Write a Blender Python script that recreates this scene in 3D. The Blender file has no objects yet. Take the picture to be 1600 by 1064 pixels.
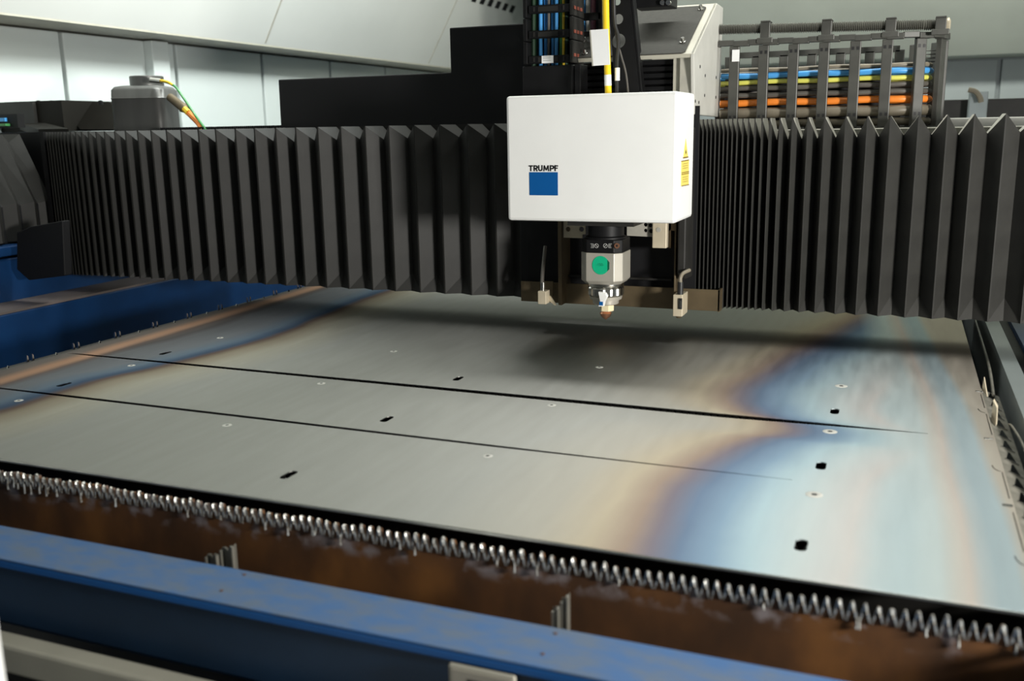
import bpy, math, random
from mathutils import Vector, Matrix, geometry
random.seed(7)
SC = bpy.context.scene
COL = SC.collection
S = 0.38                       # metres per modelling unit (camera sits one unit above the sheet)

# ------------------------------------------------------------------ camera
def _v(px, py): return Vector((px-800.0, -(py-532.0), -FL))
FL = math.sqrt(2255104.0)
ax = -_v(-3000, 268); ax.normalize()
ay = _v(1417, 193); ay.normalize()
az = ax.cross(ay)
RW = Matrix((ax, ay, az))      # camera -> world
cam_d = bpy.data.cameras.new('camera'); cam = bpy.data.objects.new('camera', cam_d); COL.objects.link(cam)
cam.matrix_world = Matrix.Translation((0, 0, S)) @ RW.to_4x4()
cam_d.sensor_width = 36; cam_d.lens = FL/1600*36
cam_d.clip_start = 0.01; cam_d.clip_end = 60
cam_d.dof.use_dof = True; cam_d.dof.focus_distance = 4.7*S; cam_d.dof.aperture_fstop = 5.5
SC.camera = cam
CP = Vector((0, 0, 1))
def PZ(px, py, z=0.0):
    d = RW @ _v(px, py); return CP + d*((z-1)/d.z)
def PY(px, py, y):
    d = RW @ _v(px, py); return CP + d*(y/d.y)
def PX(px, py, x):
    d = RW @ _v(px, py); return CP + d*(x/d.x)

# ------------------------------------------------------------------ light
SC.view_settings.view_transform = 'Standard'; SC.view_settings.look = 'None'
SC.view_settings.gamma = 1; SC.view_settings.exposure = 0.0
SC.view_settings.use_curve_mapping = False
W = bpy.data.worlds.new('world'); SC.world = W; W.use_nodes = True
W.node_tree.nodes['Background'].inputs[0].default_value = (0.75, 0.85, 0.95, 1)
W.node_tree.nodes['Background'].inputs[1].default_value = 0.10
def area(name, loc, target, sx, sy, power, col, spread=180):
    d = bpy.data.lights.new(name, 'AREA'); d.shape = 'RECTANGLE'; d.size = sx*S; d.size_y = sy*S
    d.energy = power; d.color = col; d.spread = math.radians(spread)
    o = bpy.data.objects.new(name, d); COL.objects.link(o)
    L = Vector(loc)*S; o.location = L
    o.rotation_euler = (Vector(target)*S-L).to_track_quat('-Z', 'Y').to_euler()
    return o
area('ceiling_light', (-0.9, 5.45, 3.4), (-0.9, 4.3, 0.0), 3.6, 0.22, 19, (0.98, 1.0, 0.95))
area('opening_light', (2.8, 1.35, 0.95), (-1.2, 4.4, 0.8), 0.6, 0.5, 48, (1.0, 0.975, 0.92))
area('side_wall_light', (-3.2, 6.8, 3.45), (-6.4, 8.0, 1.3), 5.0, 0.12, 42, (0.95, 1.0, 0.97))
area('rear_light', (0.5, 10.0, 3.5), (0.3, 12.6, 1.9), 5.0, 0.4, 34, (1.0, 1.0, 0.9))

# ------------------------------------------------------------------ materials
def mat(name, col, rough=0.5, metal=0.0, noise=0.0, nscale=30.0, bump=0.0, col2=None, spec=None, coat=0.0, stretch=None):
    m = bpy.data.materials.new(name); m.use_nodes = True
    nt = m.node_tree; b = nt.nodes['Principled BSDF']
    b.inputs['Base Color'].default_value = (*col, 1); b.inputs['Roughness'].default_value = rough
    b.inputs['Metallic'].default_value = metal
    if spec is not None: b.inputs['Specular IOR Level'].default_value = spec
    if coat: b.inputs['Coat Weight'].default_value = coat
    if noise or bump or col2:
        tc = nt.nodes.new('ShaderNodeTexCoord'); mp = nt.nodes.new('ShaderNodeMapping')
        nt.links.new(tc.outputs['Object'], mp.inputs[0])
        if stretch: mp.inputs['Scale'].default_value = stretch
        n = nt.nodes.new('ShaderNodeTexNoise'); n.inputs['Scale'].default_value = nscale; n.inputs['Detail'].default_value = 6
        nt.links.new(mp.outputs[0], n.inputs['Vector'])
        if noise or col2:
            r = nt.nodes.new('ShaderNodeValToRGB')
            c2 = col2 if col2 else tuple(c*(1-noise) for c in col)
            r.color_ramp.elements[0].position = 0.36; r.color_ramp.elements[0].color = (*c2, 1)
            r.color_ramp.elements[1].position = 0.64; r.color_ramp.elements[1].color = (*col, 1)
            nt.links.new(n.outputs[0], r.inputs[0]); nt.links.new(r.outputs[0], b.inputs['Base Color'])
        if bump:
            bp = nt.nodes.new('ShaderNodeBump'); bp.inputs['Strength'].default_value = bump; bp.inputs['Distance'].default_value = 0.002
            nt.links.new(n.outputs[0], bp.inputs['Height']); nt.links.new(bp.outputs[0], b.inputs['Normal'])
    return m
M = {}
M['bellows'] = mat('bellows_cloth', (0.018, 0.0176, 0.0158), 0.55, 0, 0.25, 22, 0.15, spec=0.3)
M['bellows2'] = mat('lit_bellows_cloth', (0.032, 0.0315, 0.0285), 0.6, 0, 0.25, 22, 0.15, spec=0.3)  # same cloth coloured lighter, for the stronger light on the right bellows
M['flap'] = mat('lit_flap_cloth', (0.34, 0.33, 0.29), 0.5)  # pale colour stands in for overhead light on the top folds
M['white'] = mat('white_paint', (0.85, 0.85, 0.83), 0.42, 0, 0.03, 12)
M['fascia'] = mat('fascia_paint', (0.60, 0.61, 0.58), 0.5, 0, 0.03, 4)
M['wall'] = mat('cabin_wall_paint', (0.64, 0.69, 0.67), 0.6, 0, 0.03, 4)
M['wallback'] = mat('rear_wall_paint', (0.50, 0.54, 0.49), 0.5, 0, 0.08, 4)
M['walldark'] = mat('recess_paint', (0.30, 0.34, 0.35), 0.6, 0, 0.1, 3)
M['beige'] = mat('beige_trim', (0.42, 0.40, 0.33), 0.6, 0, 0.1, 15)
M['black'] = mat('black_paint', (0.008, 0.008, 0.009), 0.6, 0, spec=0.25)
M['black2'] = mat('black_plastic', (0.0075, 0.0075, 0.008), 0.5, 0, 0.2, 60, spec=0.2)
M['dark'] = mat('dark_sheet_metal', (0.022, 0.021, 0.019), 0.55, 0.0, 0.2, 30, spec=0.3)
M['hood'] = mat('hood_paint', (0.009, 0.008, 0.006), 0.6, 0, 0.15, 20, spec=0.15)
M['brown'] = mat('bronze_strip', (0.14, 0.105, 0.06), 0.5, 0.4, 0.25, 25)
M['grey'] = mat('grey_paint', (0.055, 0.054, 0.048), 0.8, 0, 0.12, 120, 0.1, spec=0.15)
M['lightgrey'] = mat('light_grey_metal', (0.46, 0.44, 0.38), 0.5, 0.2, 0.18, 30)
M['sidewhite'] = mat('bare_side_plate', (0.50, 0.49, 0.45), 0.5, 0.0, 0.1, 18)
M['anod'] = mat('champagne_aluminium', (0.62, 0.54, 0.40), 0.42, 0.25, 0.1, 40)
M['silver'] = mat('silver_housing', (0.47, 0.44, 0.38), 0.38, 0.35, 0.06, 30)
M['steel'] = mat('polished_steel', (0.62, 0.61, 0.58), 0.22, 1.0, 0.2, 40)
M['motor'] = mat('brushed_motor_steel', (0.12, 0.12, 0.115), 0.38, 0.5, 0.15, 30, stretch=(1, 1, 0.1))
M['slag'] = mat('silvery_slag', (0.66, 0.68, 0.66), 0.3, 0.6, 0.5, 160, 0.6, col2=(0.24, 0.20, 0.15))
M['copper'] = mat('copper', (0.72, 0.36, 0.22), 0.3, 0.9)
M['ceramic'] = mat('cream_ceramic', (0.80, 0.70, 0.46), 0.35)
M['green'] = mat('green_sticker', (0.0, 0.40, 0.20), 0.5)
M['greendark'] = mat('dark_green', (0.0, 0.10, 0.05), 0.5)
M['blueprint'] = mat('logo_blue', (0.0, 0.085, 0.30), 0.4)
M['ink'] = mat('black_ink', (0.01, 0.01, 0.011), 0.5)
M['paleink'] = mat('pale_ink', (0.5, 0.5, 0.48), 0.5)
M['brownink'] = mat('brown_ink', (0.20, 0.13, 0.02), 0.5)
M['yellowlab'] = mat('yellow_label', (0.85, 0.68, 0.16), 0.5)
M['paper'] = mat('white_label', (0.80, 0.80, 0.80), 0.5)
M['yellow'] = mat('yellow_hose', (0.88, 0.60, 0.02), 0.35)
M['c_blue'] = mat('blue_cable', (0.07, 0.33, 0.72), 0.4)
M['c_green'] = mat('green_cable', (0.06, 0.26, 0.08), 0.4)
M['c_dgreen'] = mat('dark_green_cable', (0.008, 0.035, 0.014), 0.5)
M['c_yellow'] = mat('yellow_cable', (0.80, 0.55, 0.03), 0.4)
M['c_yg'] = mat('yellow_green_cable', (0.70, 0.68, 0.13), 0.4)
M['c_grey'] = mat('grey_cable', (0.10, 0.09, 0.078), 0.5)
M['c_beige'] = mat('beige_cable', (0.22, 0.19, 0.14), 0.45, 0, 0.15, 30)
M['c_orange'] = mat('orange_cable', (0.85, 0.24, 0.03), 0.4)
M['c_purple'] = mat('plum_cable', (0.22, 0.08, 0.13), 0.4)
M['c_red'] = mat('faded_red', (0.20, 0.05, 0.03), 0.6)
M['c_white'] = mat('white_cable', (0.6, 0.6, 0.58), 0.4)
M['c_black'] = mat('black_cable', (0.02, 0.02, 0.02), 0.4)
M['chain'] = mat('dusty_chain_plastic', (0.072, 0.072, 0.064), 0.42, 0.1, 0.3, 25)
M['conduit'] = mat('ribbed_conduit', (0.13, 0.128, 0.11), 0.4, 0.2, 0.25, 25)
M['floor'] = mat('floor_concrete', (0.22, 0.21, 0.17), 0.7, 0, 0.3, 6)
M['bluep'] = mat('blue_machine_paint', (0.002, 0.030, 0.105), 0.45, 0, 0.2, 12, spec=0.4)
M['ledge'] = mat('dusty_ledge', (0.16, 0.13, 0.12), 0.5, 0.2, 0.3, 8)
M['ledgegrey'] = mat('pale_guide_rail', (0.26, 0.29, 0.285), 0.4, 0.4, 0.1, 8)
M['bluedust'] = mat('dusty_blue_paint', (0.02, 0.095, 0.26), 0.6, 0, 0, 26, 0.1, col2=(0.065, 0.105, 0.18), stretch=(1, 2.2, 1))
M['bluelip'] = mat('brighter_blue_edge', (0.008, 0.10, 0.34), 0.45)  # brighter blue than the rest of the rail
M['bluedark'] = mat('dark_blue_paint', (0.012, 0.04, 0.09), 0.5, 0, 0.3, 8)
M['stub'] = mat('grey_slat_holder', (0.20, 0.19, 0.16), 0.5, 0.4, 0.3, 30)
M['comb'] = mat('grate_steel', (0.20, 0.19, 0.16), 0.45, 0.25, 0.4, 50, 0.3)

def rust():
    m = bpy.data.materials.new('rusty_slat'); m.use_nodes = True; nt = m.node_tree; b = nt.nodes['Principled BSDF']
    tc = nt.nodes.new('ShaderNodeTexCoord'); mp = nt.nodes.new('ShaderNodeMapping'); mp.inputs['Scale'].default_value = (1, 1, 0.6)
    nt.links.new(tc.outputs['Object'], mp.inputs[0])
    n = nt.nodes.new('ShaderNodeTexNoise'); n.inputs['Scale'].default_value = 14; n.inputs['Detail'].default_value = 8
    nt.links.new(mp.outputs[0], n.inputs['Vector'])
    r = nt.nodes.new('ShaderNodeValToRGB'); e = r.color_ramp.elements
    e[0].position = 0.25; e[0].color = (0.024, 0.010, 0.003, 1); e[1].position = 0.78; e[1].color = (0.19, 0.075, 0.014, 1)
    k = e.new(0.5); k.color = (0.078, 0.030, 0.007, 1)
    nt.links.new(n.outputs[0], r.inputs[0])
    # grey scorch just under the teeth (wear with a shape of its own)
    sx = nt.nodes.new('ShaderNodeSeparateXYZ'); nt.links.new(tc.outputs['Object'], sx.inputs[0])
    n2 = nt.nodes.new('ShaderNodeTexNoise'); n2.inputs['Scale'].default_value = 40; n2.inputs['Detail'].default_value = 3
    nt.links.new(tc.outputs['Object'], n2.inputs['Vector'])
    mr = nt.nodes.new('ShaderNodeMapRange'); mr.inputs[1].default_value = 0.078; mr.inputs[2].default_value = 0.090
    nt.links.new(sx.outputs[2], mr.inputs[0])
    mu = nt.nodes.new('ShaderNodeMath'); mu.operation = 'MULTIPLY'
    mr2 = nt.nodes.new('ShaderNodeMapRange'); mr2.inputs[1].default_value = 0.5; mr2.inputs[2].default_value = 0.68
    nt.links.new(n2.outputs[0], mr2.inputs[0])
    nt.links.new(mr.outputs[0], mu.inputs[0]); nt.links.new(mr2.outputs[0], mu.inputs[1])
    mx = nt.nodes.new('ShaderNodeMix'); mx.data_type = 'RGBA'; mx.inputs[7].default_value = (0.20, 0.17, 0.17, 1)
    nt.links.new(mu.outputs[0], mx.inputs[0]); nt.links.new(r.outputs[0], mx.inputs[6]); nt.links.new(mx.outputs[2], b.inputs['Base Color'])
    b.inputs['Roughness'].default_value = 0.65
    return m
M['rust'] = rust()

def sheet_mat():
    m = bpy.data.materials.new('heat_tinted_steel'); m.use_nodes = True; nt = m.node_tree; b = nt.nodes['Principled BSDF']
    N = nt.nodes.new; L = nt.links.new
    tc = N('ShaderNodeTexCoord'); vm = N('ShaderNodeVectorMath'); vm.operation = 'SCALE'; vm.inputs['Scale'].default_value = 1/S
    L(tc.outputs['Object'], vm.inputs[0]); sx = N('ShaderNodeSeparateXYZ'); L(vm.outputs[0], sx.inputs[0])
    X, Y = sx.outputs[0], sx.outputs[1]
    def math_(op, a, bb=None, clamp=False):
        n = N('ShaderNodeMath'); n.operation = op; n.use_clamp = clamp
        for i, v in enumerate((a, bb)):
            if v is None: continue
            if isinstance(v, (int, float)): n.inputs[i].default_value = v
            else: L(v, n.inputs[i])
        return n.outputs[0]
    def curve(pts, lo, hi):          # y -> value, via a float curve on normalised axes
        fc = N('ShaderNodeFloatCurve'); c = fc.mapping.curves[0]
        P = [((y-2.0)/3.4, (v-lo)/(hi-lo)) for y, v in pts]
        while len(c.points) < len(P): c.points.new(0.5, 0.5)
        for p, q in zip(c.points, P): p.location = q
        fc.mapping.update()
        t = math_('DIVIDE', math_('SUBTRACT', Y, 2.0), 3.4, True)
        L(t, fc.inputs['Value'])
        return math_('ADD', math_('MULTIPLY', fc.outputs[0], hi-lo), lo)
    def ramp(fac, lo, hi, stops):
        t = math_('DIVIDE', math_('SUBTRACT', fac, lo), hi-lo, True)
        r = N('ShaderNodeValToRGB'); e = r.color_ramp.elements
        while len(e) < len(stops): e.new(0.5)
        for k, (p, c) in enumerate(stops):
            e[k].position = (p-lo)/(hi-lo); e[k].color = (*c, 1)
        L(t, r.inputs[0]); return r.outputs[0]
    ns = N('ShaderNodeTexNoise'); ns.inputs['Scale'].default_value = 2.2; ns.inputs['Detail'].default_value = 3
    L(vm.outputs[0], ns.inputs['Vector'])
    wob = math_('MULTIPLY', math_('SUBTRACT', ns.outputs[0], 0.5), 0.07)
    shR = curve([(2.0, -.50), (2.2, -.50), (2.45, -.51), (2.65, -.50), (2.9, -.44), (3.08, -.36), (3.22, -.26), (3.32, -.34), (3.42, -.45), (3.65, -.50), (3.9, -.46), (4.15, -.41), (4.6, -.30), (5.4, -.1)], -.7, .1)
    tR = math_('ADD', math_('SUBTRACT', X, shR), wob)
    base = (.40, .395, .37)
    cR = ramp(tR, -.6, .8, [(-.6, base), (-.32, (0.424, 0.400, 0.352)), (-.17, (0.46, 0.395, 0.30)), (-.08, (0.336, 0.256, 0.208)), (-.02, (0.208, 0.184, 0.216)), (.05, (0.160, 0.216, 0.312)), (.13, (0.240, 0.336, 0.440)),
        (.22, (0.416, 0.528, 0.576)), (.32, (0.52, 0.575, 0.58)), (.44, (0.59, 0.56, 0.54)), (.50, (0.50, 0.56, 0.57)), (.58, (0.41, 0.51, 0.55)), (.8, (0.53, 0.60, 0.60))])
    shO = curve([(2.0, .20), (2.5, .205), (3.0, .185), (3.6, .165), (4.4, .10), (5.4, .02)], 0, .3)
    tO = math_('SUBTRACT', X, shO)
    cO = ramp(tO, -.2, .2, [(-.2, (0.53, 0.60, 0.60)), (-.07, (0.54, 0.60, 0.60)), (-.035, (0.58, 0.56, 0.52)), (-.008, (0.60, 0.53, 0.48)), (.02, (0.480, 0.520, 0.528)), (.05, (0.416, 0.496, 0.528)), (.09, (0.448, 0.528, 0.560)), (.12, (0.55, 0.50, 0.43)), (.15, (0.53, 0.47, 0.40))])
    fO = math_('MULTIPLY', math_('ADD', tO, .2), 8.0, True)
    mx = N('ShaderNodeMix'); mx.data_type = 'RGBA'; L(fO, mx.inputs[0]); L(cR, mx.inputs[6]); L(cO, mx.inputs[7])
    shL = curve([(2.0, -3.18), (2.5, -3.114), (2.9, -3.105), (3.2, -3.03), (3.44, -2.98), (4.05, -2.92), (4.4, -2.97), (5.4, -3.05)], -3.3, -2.8)
    tL = math_('ADD', math_('SUBTRACT', X, shL), wob)
    cL = ramp(tL, -.7, .4, [(-.7, (.22, .20, .20)), (-.55, (.20, .17, .16)), (-.46, (.14, .13, .13)), (-.40, (.19, .19, .20)), (-.2, (.22, .23, .25)), (-.10, (.17, .22, .28)), (-.03, (.08, .12, .19)), (.02, (.17, .12, .10)), (.08, (.34, .29, .22)), (.2, (.46, .43, .36)), (.4, base)])
    shE = curve([(2.0, -3.43), (3.0, -3.47), (4.0, -3.50), (5.4, -3.56)], -3.7, -3.3)
    tE = math_('ADD', math_('SUBTRACT', X, shE), math_('MULTIPLY', wob, .5))
    cE = ramp(tE, -.22, .1, [(-.22, (.17, .17, .17)), (-.10, (.24, .20, .18)), (-.03, (.55, .33, .22)), (.0, (.50, .31, .22)), (.04, (.20, .15, .13)), (.1, (.14, .13, .13))])
    fE = math_('MULTIPLY', math_('SUBTRACT', .1, tE), 14.0, True)
    mxE = N('ShaderNodeMix'); mxE.data_type = 'RGBA'; L(fE, mxE.inputs[0]); L(cL, mxE.inputs[6]); L(cE, mxE.inputs[7])
    mxA = N('ShaderNodeMix'); mxA.data_type = 'RGBA'
    L(math_('GREATER_THAN', X, -1.8), mxA.inputs[0]); L(mxE.outputs[2], mxA.inputs[6]); L(mx.outputs[2], mxA.inputs[7])
    # rolling streaks
    mp = N('ShaderNodeMapping'); mp.inputs['Rotation'].default_value = (0, 0, 0.25); mp.inputs['Scale'].default_value = (9, 1.2, 1)
    L(vm.outputs[0], mp.inputs[0]); n3 = N('ShaderNodeTexNoise'); n3.inputs['Scale'].default_value = 2.5; n3.inputs['Detail'].default_value = 7; L(mp.outputs[0], n3.inputs['Vector'])
    st = math_('ADD', math_('MULTIPLY', n3.outputs[0], 0.12), 0.64)
    mul = N('ShaderNodeVectorMath'); mul.operation = 'SCALE'; L(mxA.outputs[2], mul.inputs[0]); L(st, mul.inputs['Scale'])
    g = N('ShaderNodeBsdfAnisotropic'); g.distribution = 'BECKMANN'; g.inputs['Anisotropy'].default_value = 0
    df = N('ShaderNodeBsdfDiffuse'); ms = N('ShaderNodeMixShader'); ms.inputs[0].default_value = 0.04
    L(mul.outputs[0], g.inputs['Color']); L(mul.outputs[0], df.inputs['Color'])
    L(math_('ADD', math_('MULTIPLY', n3.outputs[0], 0.06), 0.55), g.inputs['Roughness'])
    L(g.outputs[0], ms.inputs[1]); L(df.outputs[0], ms.inputs[2]); L(ms.outputs[0], nt.nodes['Material Output'].inputs['Surface'])
    nt.nodes.remove(b)
    return m
M['sheet'] = sheet_mat()

# ------------------------------------------------------------------ mesh helpers (unit coordinates, scaled by S)
class MB:
    def __init__(s): s.v = []; s.f = []
    def add(s, vs, fs):
        n = len(s.v); s.v += [tuple(v) for v in vs]; s.f += [tuple(i+n for i in f) for f in fs]; return s
    def box(s, x0, x1, y0, y1, z0, z1):
        return s.add([(x0,y0,z0),(x1,y0,z0),(x1,y1,z0),(x0,y1,z0),(x0,y0,z1),(x1,y0,z1),(x1,y1,z1),(x0,y1,z1)],
                     [(0,3,2,1),(4,5,6,7),(0,1,5,4),(1,2,6,5),(2,3,7,6),(3,0,4,7)])
    def prism(s, poly, d):                       # closed polygon (3-D points, one plane) swept by vector d
        n = len(poly); d = Vector(d); a = [Vector(p) for p in poly]; b = [p+d for p in a]
        return s.add(a+b, [tuple(range(n))[::-1], tuple(range(n, 2*n))]+[(i, (i+1) % n, (i+1) % n+n, i+n) for i in range(n)])
    def xz(s, poly, y0, y1): return s.prism([(p[0], y0, p[1]) for p in poly], (0, y1-y0, 0))
    def yz(s, poly, x0, x1): return s.prism([(x0, p[0], p[1]) for p in poly], (x1-x0, 0, 0))
    def xy(s, poly, z0, z1): return s.prism([(p[0], p[1], z0) for p in poly], (0, 0, z1-z0))
    def tube(s, pts, r, n=8, cap=True):
        pts = [Vector(p) for p in pts]; rings = []; rs = r if isinstance(r, (list, tuple)) else [r]*len(pts)
        t = (pts[1]-pts[0]).normalized(); up = Vector((0, 0, 1)) if abs(t.z) < 0.9 else Vector((1, 0, 0))
        for i, p in enumerate(pts):
            t = (pts[min(i+1, len(pts)-1)]-pts[max(i-1, 0)]).normalized()
            u = t.cross(up).normalized(); up = u.cross(t).normalized()
            rings.append([p+(u*math.cos(2*math.pi*k/n)+up*math.sin(2*math.pi*k/n))*rs[i] for k in range(n)])
        vs = [q for rr in rings for q in rr]; fs = []
        for i in range(len(pts)-1):
            for k in range(n):
                a = i*n+k; b = i*n+(k+1) % n; fs.append((a, b, b+n, a+n))
        if cap: fs += [tuple(range(n))[::-1], tuple(range(len(vs)-n, len(vs)))]
        return s.add(vs, fs)
    def lathe(s, c, prof, n=24, mod=None):        # prof: (r, z) list around the vertical through c
        vs = []; fs = []
        for r, z in prof:
            for k in range(n):
                a = 2*math.pi*k/n; rr = r*(mod(k) if mod else 1); vs.append((c[0]+rr*math.cos(a), c[1]+rr*math.sin(a), z))
        for i in range(len(prof)-1):
            for k in range(n):
                a = i*n+k; b = i*n+(k+1) % n; fs.append((a, b, b+n, a+n))
        fs += [tuple(range(n))[::-1], tuple(range(len(vs)-n, len(vs)))]
        return s.add(vs, fs)
def spline(pts, k=8):
    P = [Vector(p) for p in pts]; out = []
    for i in range(len(P)-1):
        a, b, c, d = P[max(i-1, 0)], P[i], P[i+1], P[min(i+2, len(P)-1)]
        for j in range(k):
            t = j/k; out.append(0.5*((2*b)+(-a+c)*t+(2*a-5*b+4*c-d)*t*t+(-a+3*b-3*c+d)*t**3))
    out.append(P[-1]); return out
def wloc(o):
    l = Vector(o.location)
    while o.parent: o = o.parent; l += Vector(o.location)
    return l
def tag(o, label=None, cat=None, group=None, kind=None):
    if label: o['label'] = label
    if cat: o['category'] = cat
    if group: o['group'] = group
    if kind: o['kind'] = kind
    return o
def obj(name, mb, material, parent=None, bevel=0, smooth=False, origin=None, label=None, kind=None):
    vs = [Vector(v)*S for v in mb.v]
    if origin is None:
        lo = [min(v[i] for v in vs) for i in range(3)]; hi = [max(v[i] for v in vs) for i in range(3)]
        origin = Vector(((lo[0]+hi[0])/2, (lo[1]+hi[1])/2, lo[2]))
    else: origin = Vector(origin)*S
    me = bpy.data.meshes.new(name); me.from_pydata([v-origin for v in vs], [], mb.f); me.update()
    import bmesh
    bm = bmesh.new(); bm.from_mesh(me); bmesh.ops.recalc_face_normals(bm, faces=bm.faces); bm.to_mesh(me); bm.free()
    me.materials.append(material)
    if smooth:
        me.polygons.foreach_set('use_smooth', [True]*len(me.polygons))
        me.set_sharp_from_angle(angle=math.radians(40))
    o = bpy.data.objects.new(name, me); COL.objects.link(o)
    if parent: o.parent = parent; o.location = origin-wloc(parent)
    else: o.location = origin
    if bevel:
        b = o.modifiers.new('bevel', 'BEVEL'); b.width = bevel*S; b.segments = 2; b.limit_method = 'ANGLE'
    tag(o, label, kind=kind)
    return o
def thing(name, loc, label, cat, group=None):
    o = bpy.data.objects.new(name, None); COL.objects.link(o); o.location = Vector(loc)*S; o.empty_display_size = 0.02
    return tag(o, label, cat, group)
def struct(name, mb, m, parent=None, **k):
    o = obj(name, mb, m, parent, **k)
    if not parent: o['kind'] = 'structure'
    return o
def text(name, s, size, m, parent, origin, xdir, ydir, depth=0.002, bold=0.0, fit=None):
    c = bpy.data.curves.new('t', 'FONT'); c.body = s; c.size = 1; c.space_character = 1.0+bold*6; c.offset = bold; c.extrude = 0
    t = bpy.data.objects.new('t', c); COL.objects.link(t); bpy.context.view_layer.update()
    me = bpy.data.meshes.new_from_object(t.evaluated_get(bpy.context.evaluated_depsgraph_get()))
    bpy.data.objects.remove(t); 
    xs = [v.co.x for v in me.vertices]; ys = [v.co.y for v in me.vertices]
    x0, x1, y0, y1 = min(xs), max(xs), min(ys), max(ys)
    w, h = fit; X = Vector(xdir); Y = Vector(ydir); O = Vector(origin)
    vs = [O+X*((v.co.x-x0)/(x1-x0)*w)+Y*((v.co.y-y0)/(y1-y0)*h) for v in me.vertices]
    mb = MB(); mb.v = [tuple(v) for v in vs]; mb.f = [tuple(p.vertices) for p in me.polygons]
    # a thin thickness behind the face
    n = len(mb.v); Nn = X.cross(Y)
    mb.v += [tuple(v-Nn*depth) for v in vs]
    return obj(name, mb, m, parent)

# ================================================================== SETTING
fl = MB(); fl.box(-8, 6, -3, 15.5, -2.1, -2.0); struct('floor', fl, M['floor'])
ce = MB(); ce.box(-7.5, 6, -1, 15.5, 3.9, 4.0); struct('ceiling', ce, M['wallback'])
# left cabin wall made of panels with a leaning fascia above
wl = MB(); wl.box(-6.8, -6.62, -1, 14.6, -2, 4); WL = struct('wall_left', wl, M['walldark'])
ys = [6.283+1.357*k for k in range(-5, 7)]
for k in range(len(ys)-1):
    p = MB(); p.box(-6.62, -6.5, ys[k]+0.02, ys[k+1]-0.02, -1.9, 1.85); obj('panel', p, M['wall'], WL, bevel=.012)
for yy in (PX(240, 100, -6.40).y,):
    p = MB(); p.box(-6.5, -6.40, yy, yy+0.22, -1.9, 1.85); obj('post', p, M['wall'], WL, bevel=.01)
tr = MB(); tr.box(-6.24, -6.0, -1, 14.5, 1.86, 1.90); struct('trim_1', tr, M['beige'])
tr = MB(); tr.box(-6.62, -6.25, -1, 14.5, 1.865, 1.90); struct('trim_2', tr, M['beige'])
TF = MB(); TF.xz([(-6.0, 1.875), (-4.85, 3.9), (-4.95, 3.9), (-6.10, 1.92)], -1, 14.5); TFo = struct('trim_3', TF, M['fascia'])
def fp(y, z, off=0.0):      # point on the leaning fascia
    return Vector((-6.0+(z-1.875)*1.15/2.025+off, y, z-off*0.5))
for y in (1.1, 4.7, 8.36, 11.97):
    p = MB(); p.prism([fp(y, 1.89, .004), fp(y, 3.88, .004), fp(y+.02, 3.88, .004), fp(y+.02, 1.89, .004)], (-.006, 0, .003)); obj('seam', p, M['lightgrey'], TFo)
for k in range(6):
    c = PX(757+14.5*k, 3+3.9*k, -5.45); y = 12.4+0.27*k
    p = MB(); p.prism([fp(y, 2.70, .006), fp(y, 2.79, .006), fp(y+.13, 2.79, .006), fp(y+.13, 2.70, .006)], (-.01, 0, .005)); obj('vent_slot', p, M['black'], TFo)
# rear wall with its own overhang and shelf
bw = MB(); bw.box(-6.8, 6, 14.5, 14.65, -2, 4); WB = struct('wall_back', bw, M['walldark'])
for x0, x1 in ((-6.2, -3.2), (-3.15, -.2), (-.15, 1.05), (1.1, 3.2), (3.25, 5.9)):
    p = MB(); p.box(x0, x1, 14.42, 14.5, -1.9, 1.8); obj('panel', p, M['walldark'], WB, bevel=.01)
th = MB(); th.yz([(13.7, 1.82), (14.5, 1.82), (14.5, 3.9), (11.2, 3.9), (12.4, 2.75)], -4.8, 6); struct('trim_4', th, M['wallback'])
wr = MB(); wr.box(5.0, 5.15, -1, 14.5, -2, 4); struct('wall_right', wr, M['wallback'])
# door post close to the lens on the left
dp = MB(); a = PY(0, 965, 1.0).x; dp.box(a-.3, a, .88, 1.0, -2.0, 1.6); struct('door_1', dp, M['white'], bevel=.01)

# ================================================================== MACHINE FRAME
FR = thing('machine_frame', (-4.95, 6, -2), 'blue painted side frame of the cutting table with a dusty brown ledge', 'machine frame')
p = MB(); p.box(-5.16, -4.86, -.4, 12, -2, -.01); obj('side_wall', p, M['bluep'], FR, bevel=.01)
p = MB(); p.box(-5.155, -4.86, -.4, 12, -.01, .004); obj('ledge', p, M['ledge'], FR)
p = MB(); p.box(-5.9, -5.16, -.4, 12, -2, .27); obj('upper_beam', p, M['bluep'], FR, bevel=.01)
p = MB(); p.box(-5.9, -5.145, -.4, 12, .285, .345); obj('top_flange', p, M['bluep'], FR, bevel=.006)
FR2 = thing('machine_frame', (.6, 6, -2), 'dark right side frame with a pale guide rail running under the bellows', 'machine frame')
p = MB(); p.box(.44, .505, 1.9, 12, -2, 0.0); obj('guide_rail', p, M['ledgegrey'], FR2)
p = MB(); p.box(.505, .56, 1.9, 12, -2, -.03); obj('groove', p, M['black'], FR2)
p = MB(); p.box(.56, 2.2, 1.9, 12, -2, .0); obj('side_wall', p, M['bluep'], FR2)
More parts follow.
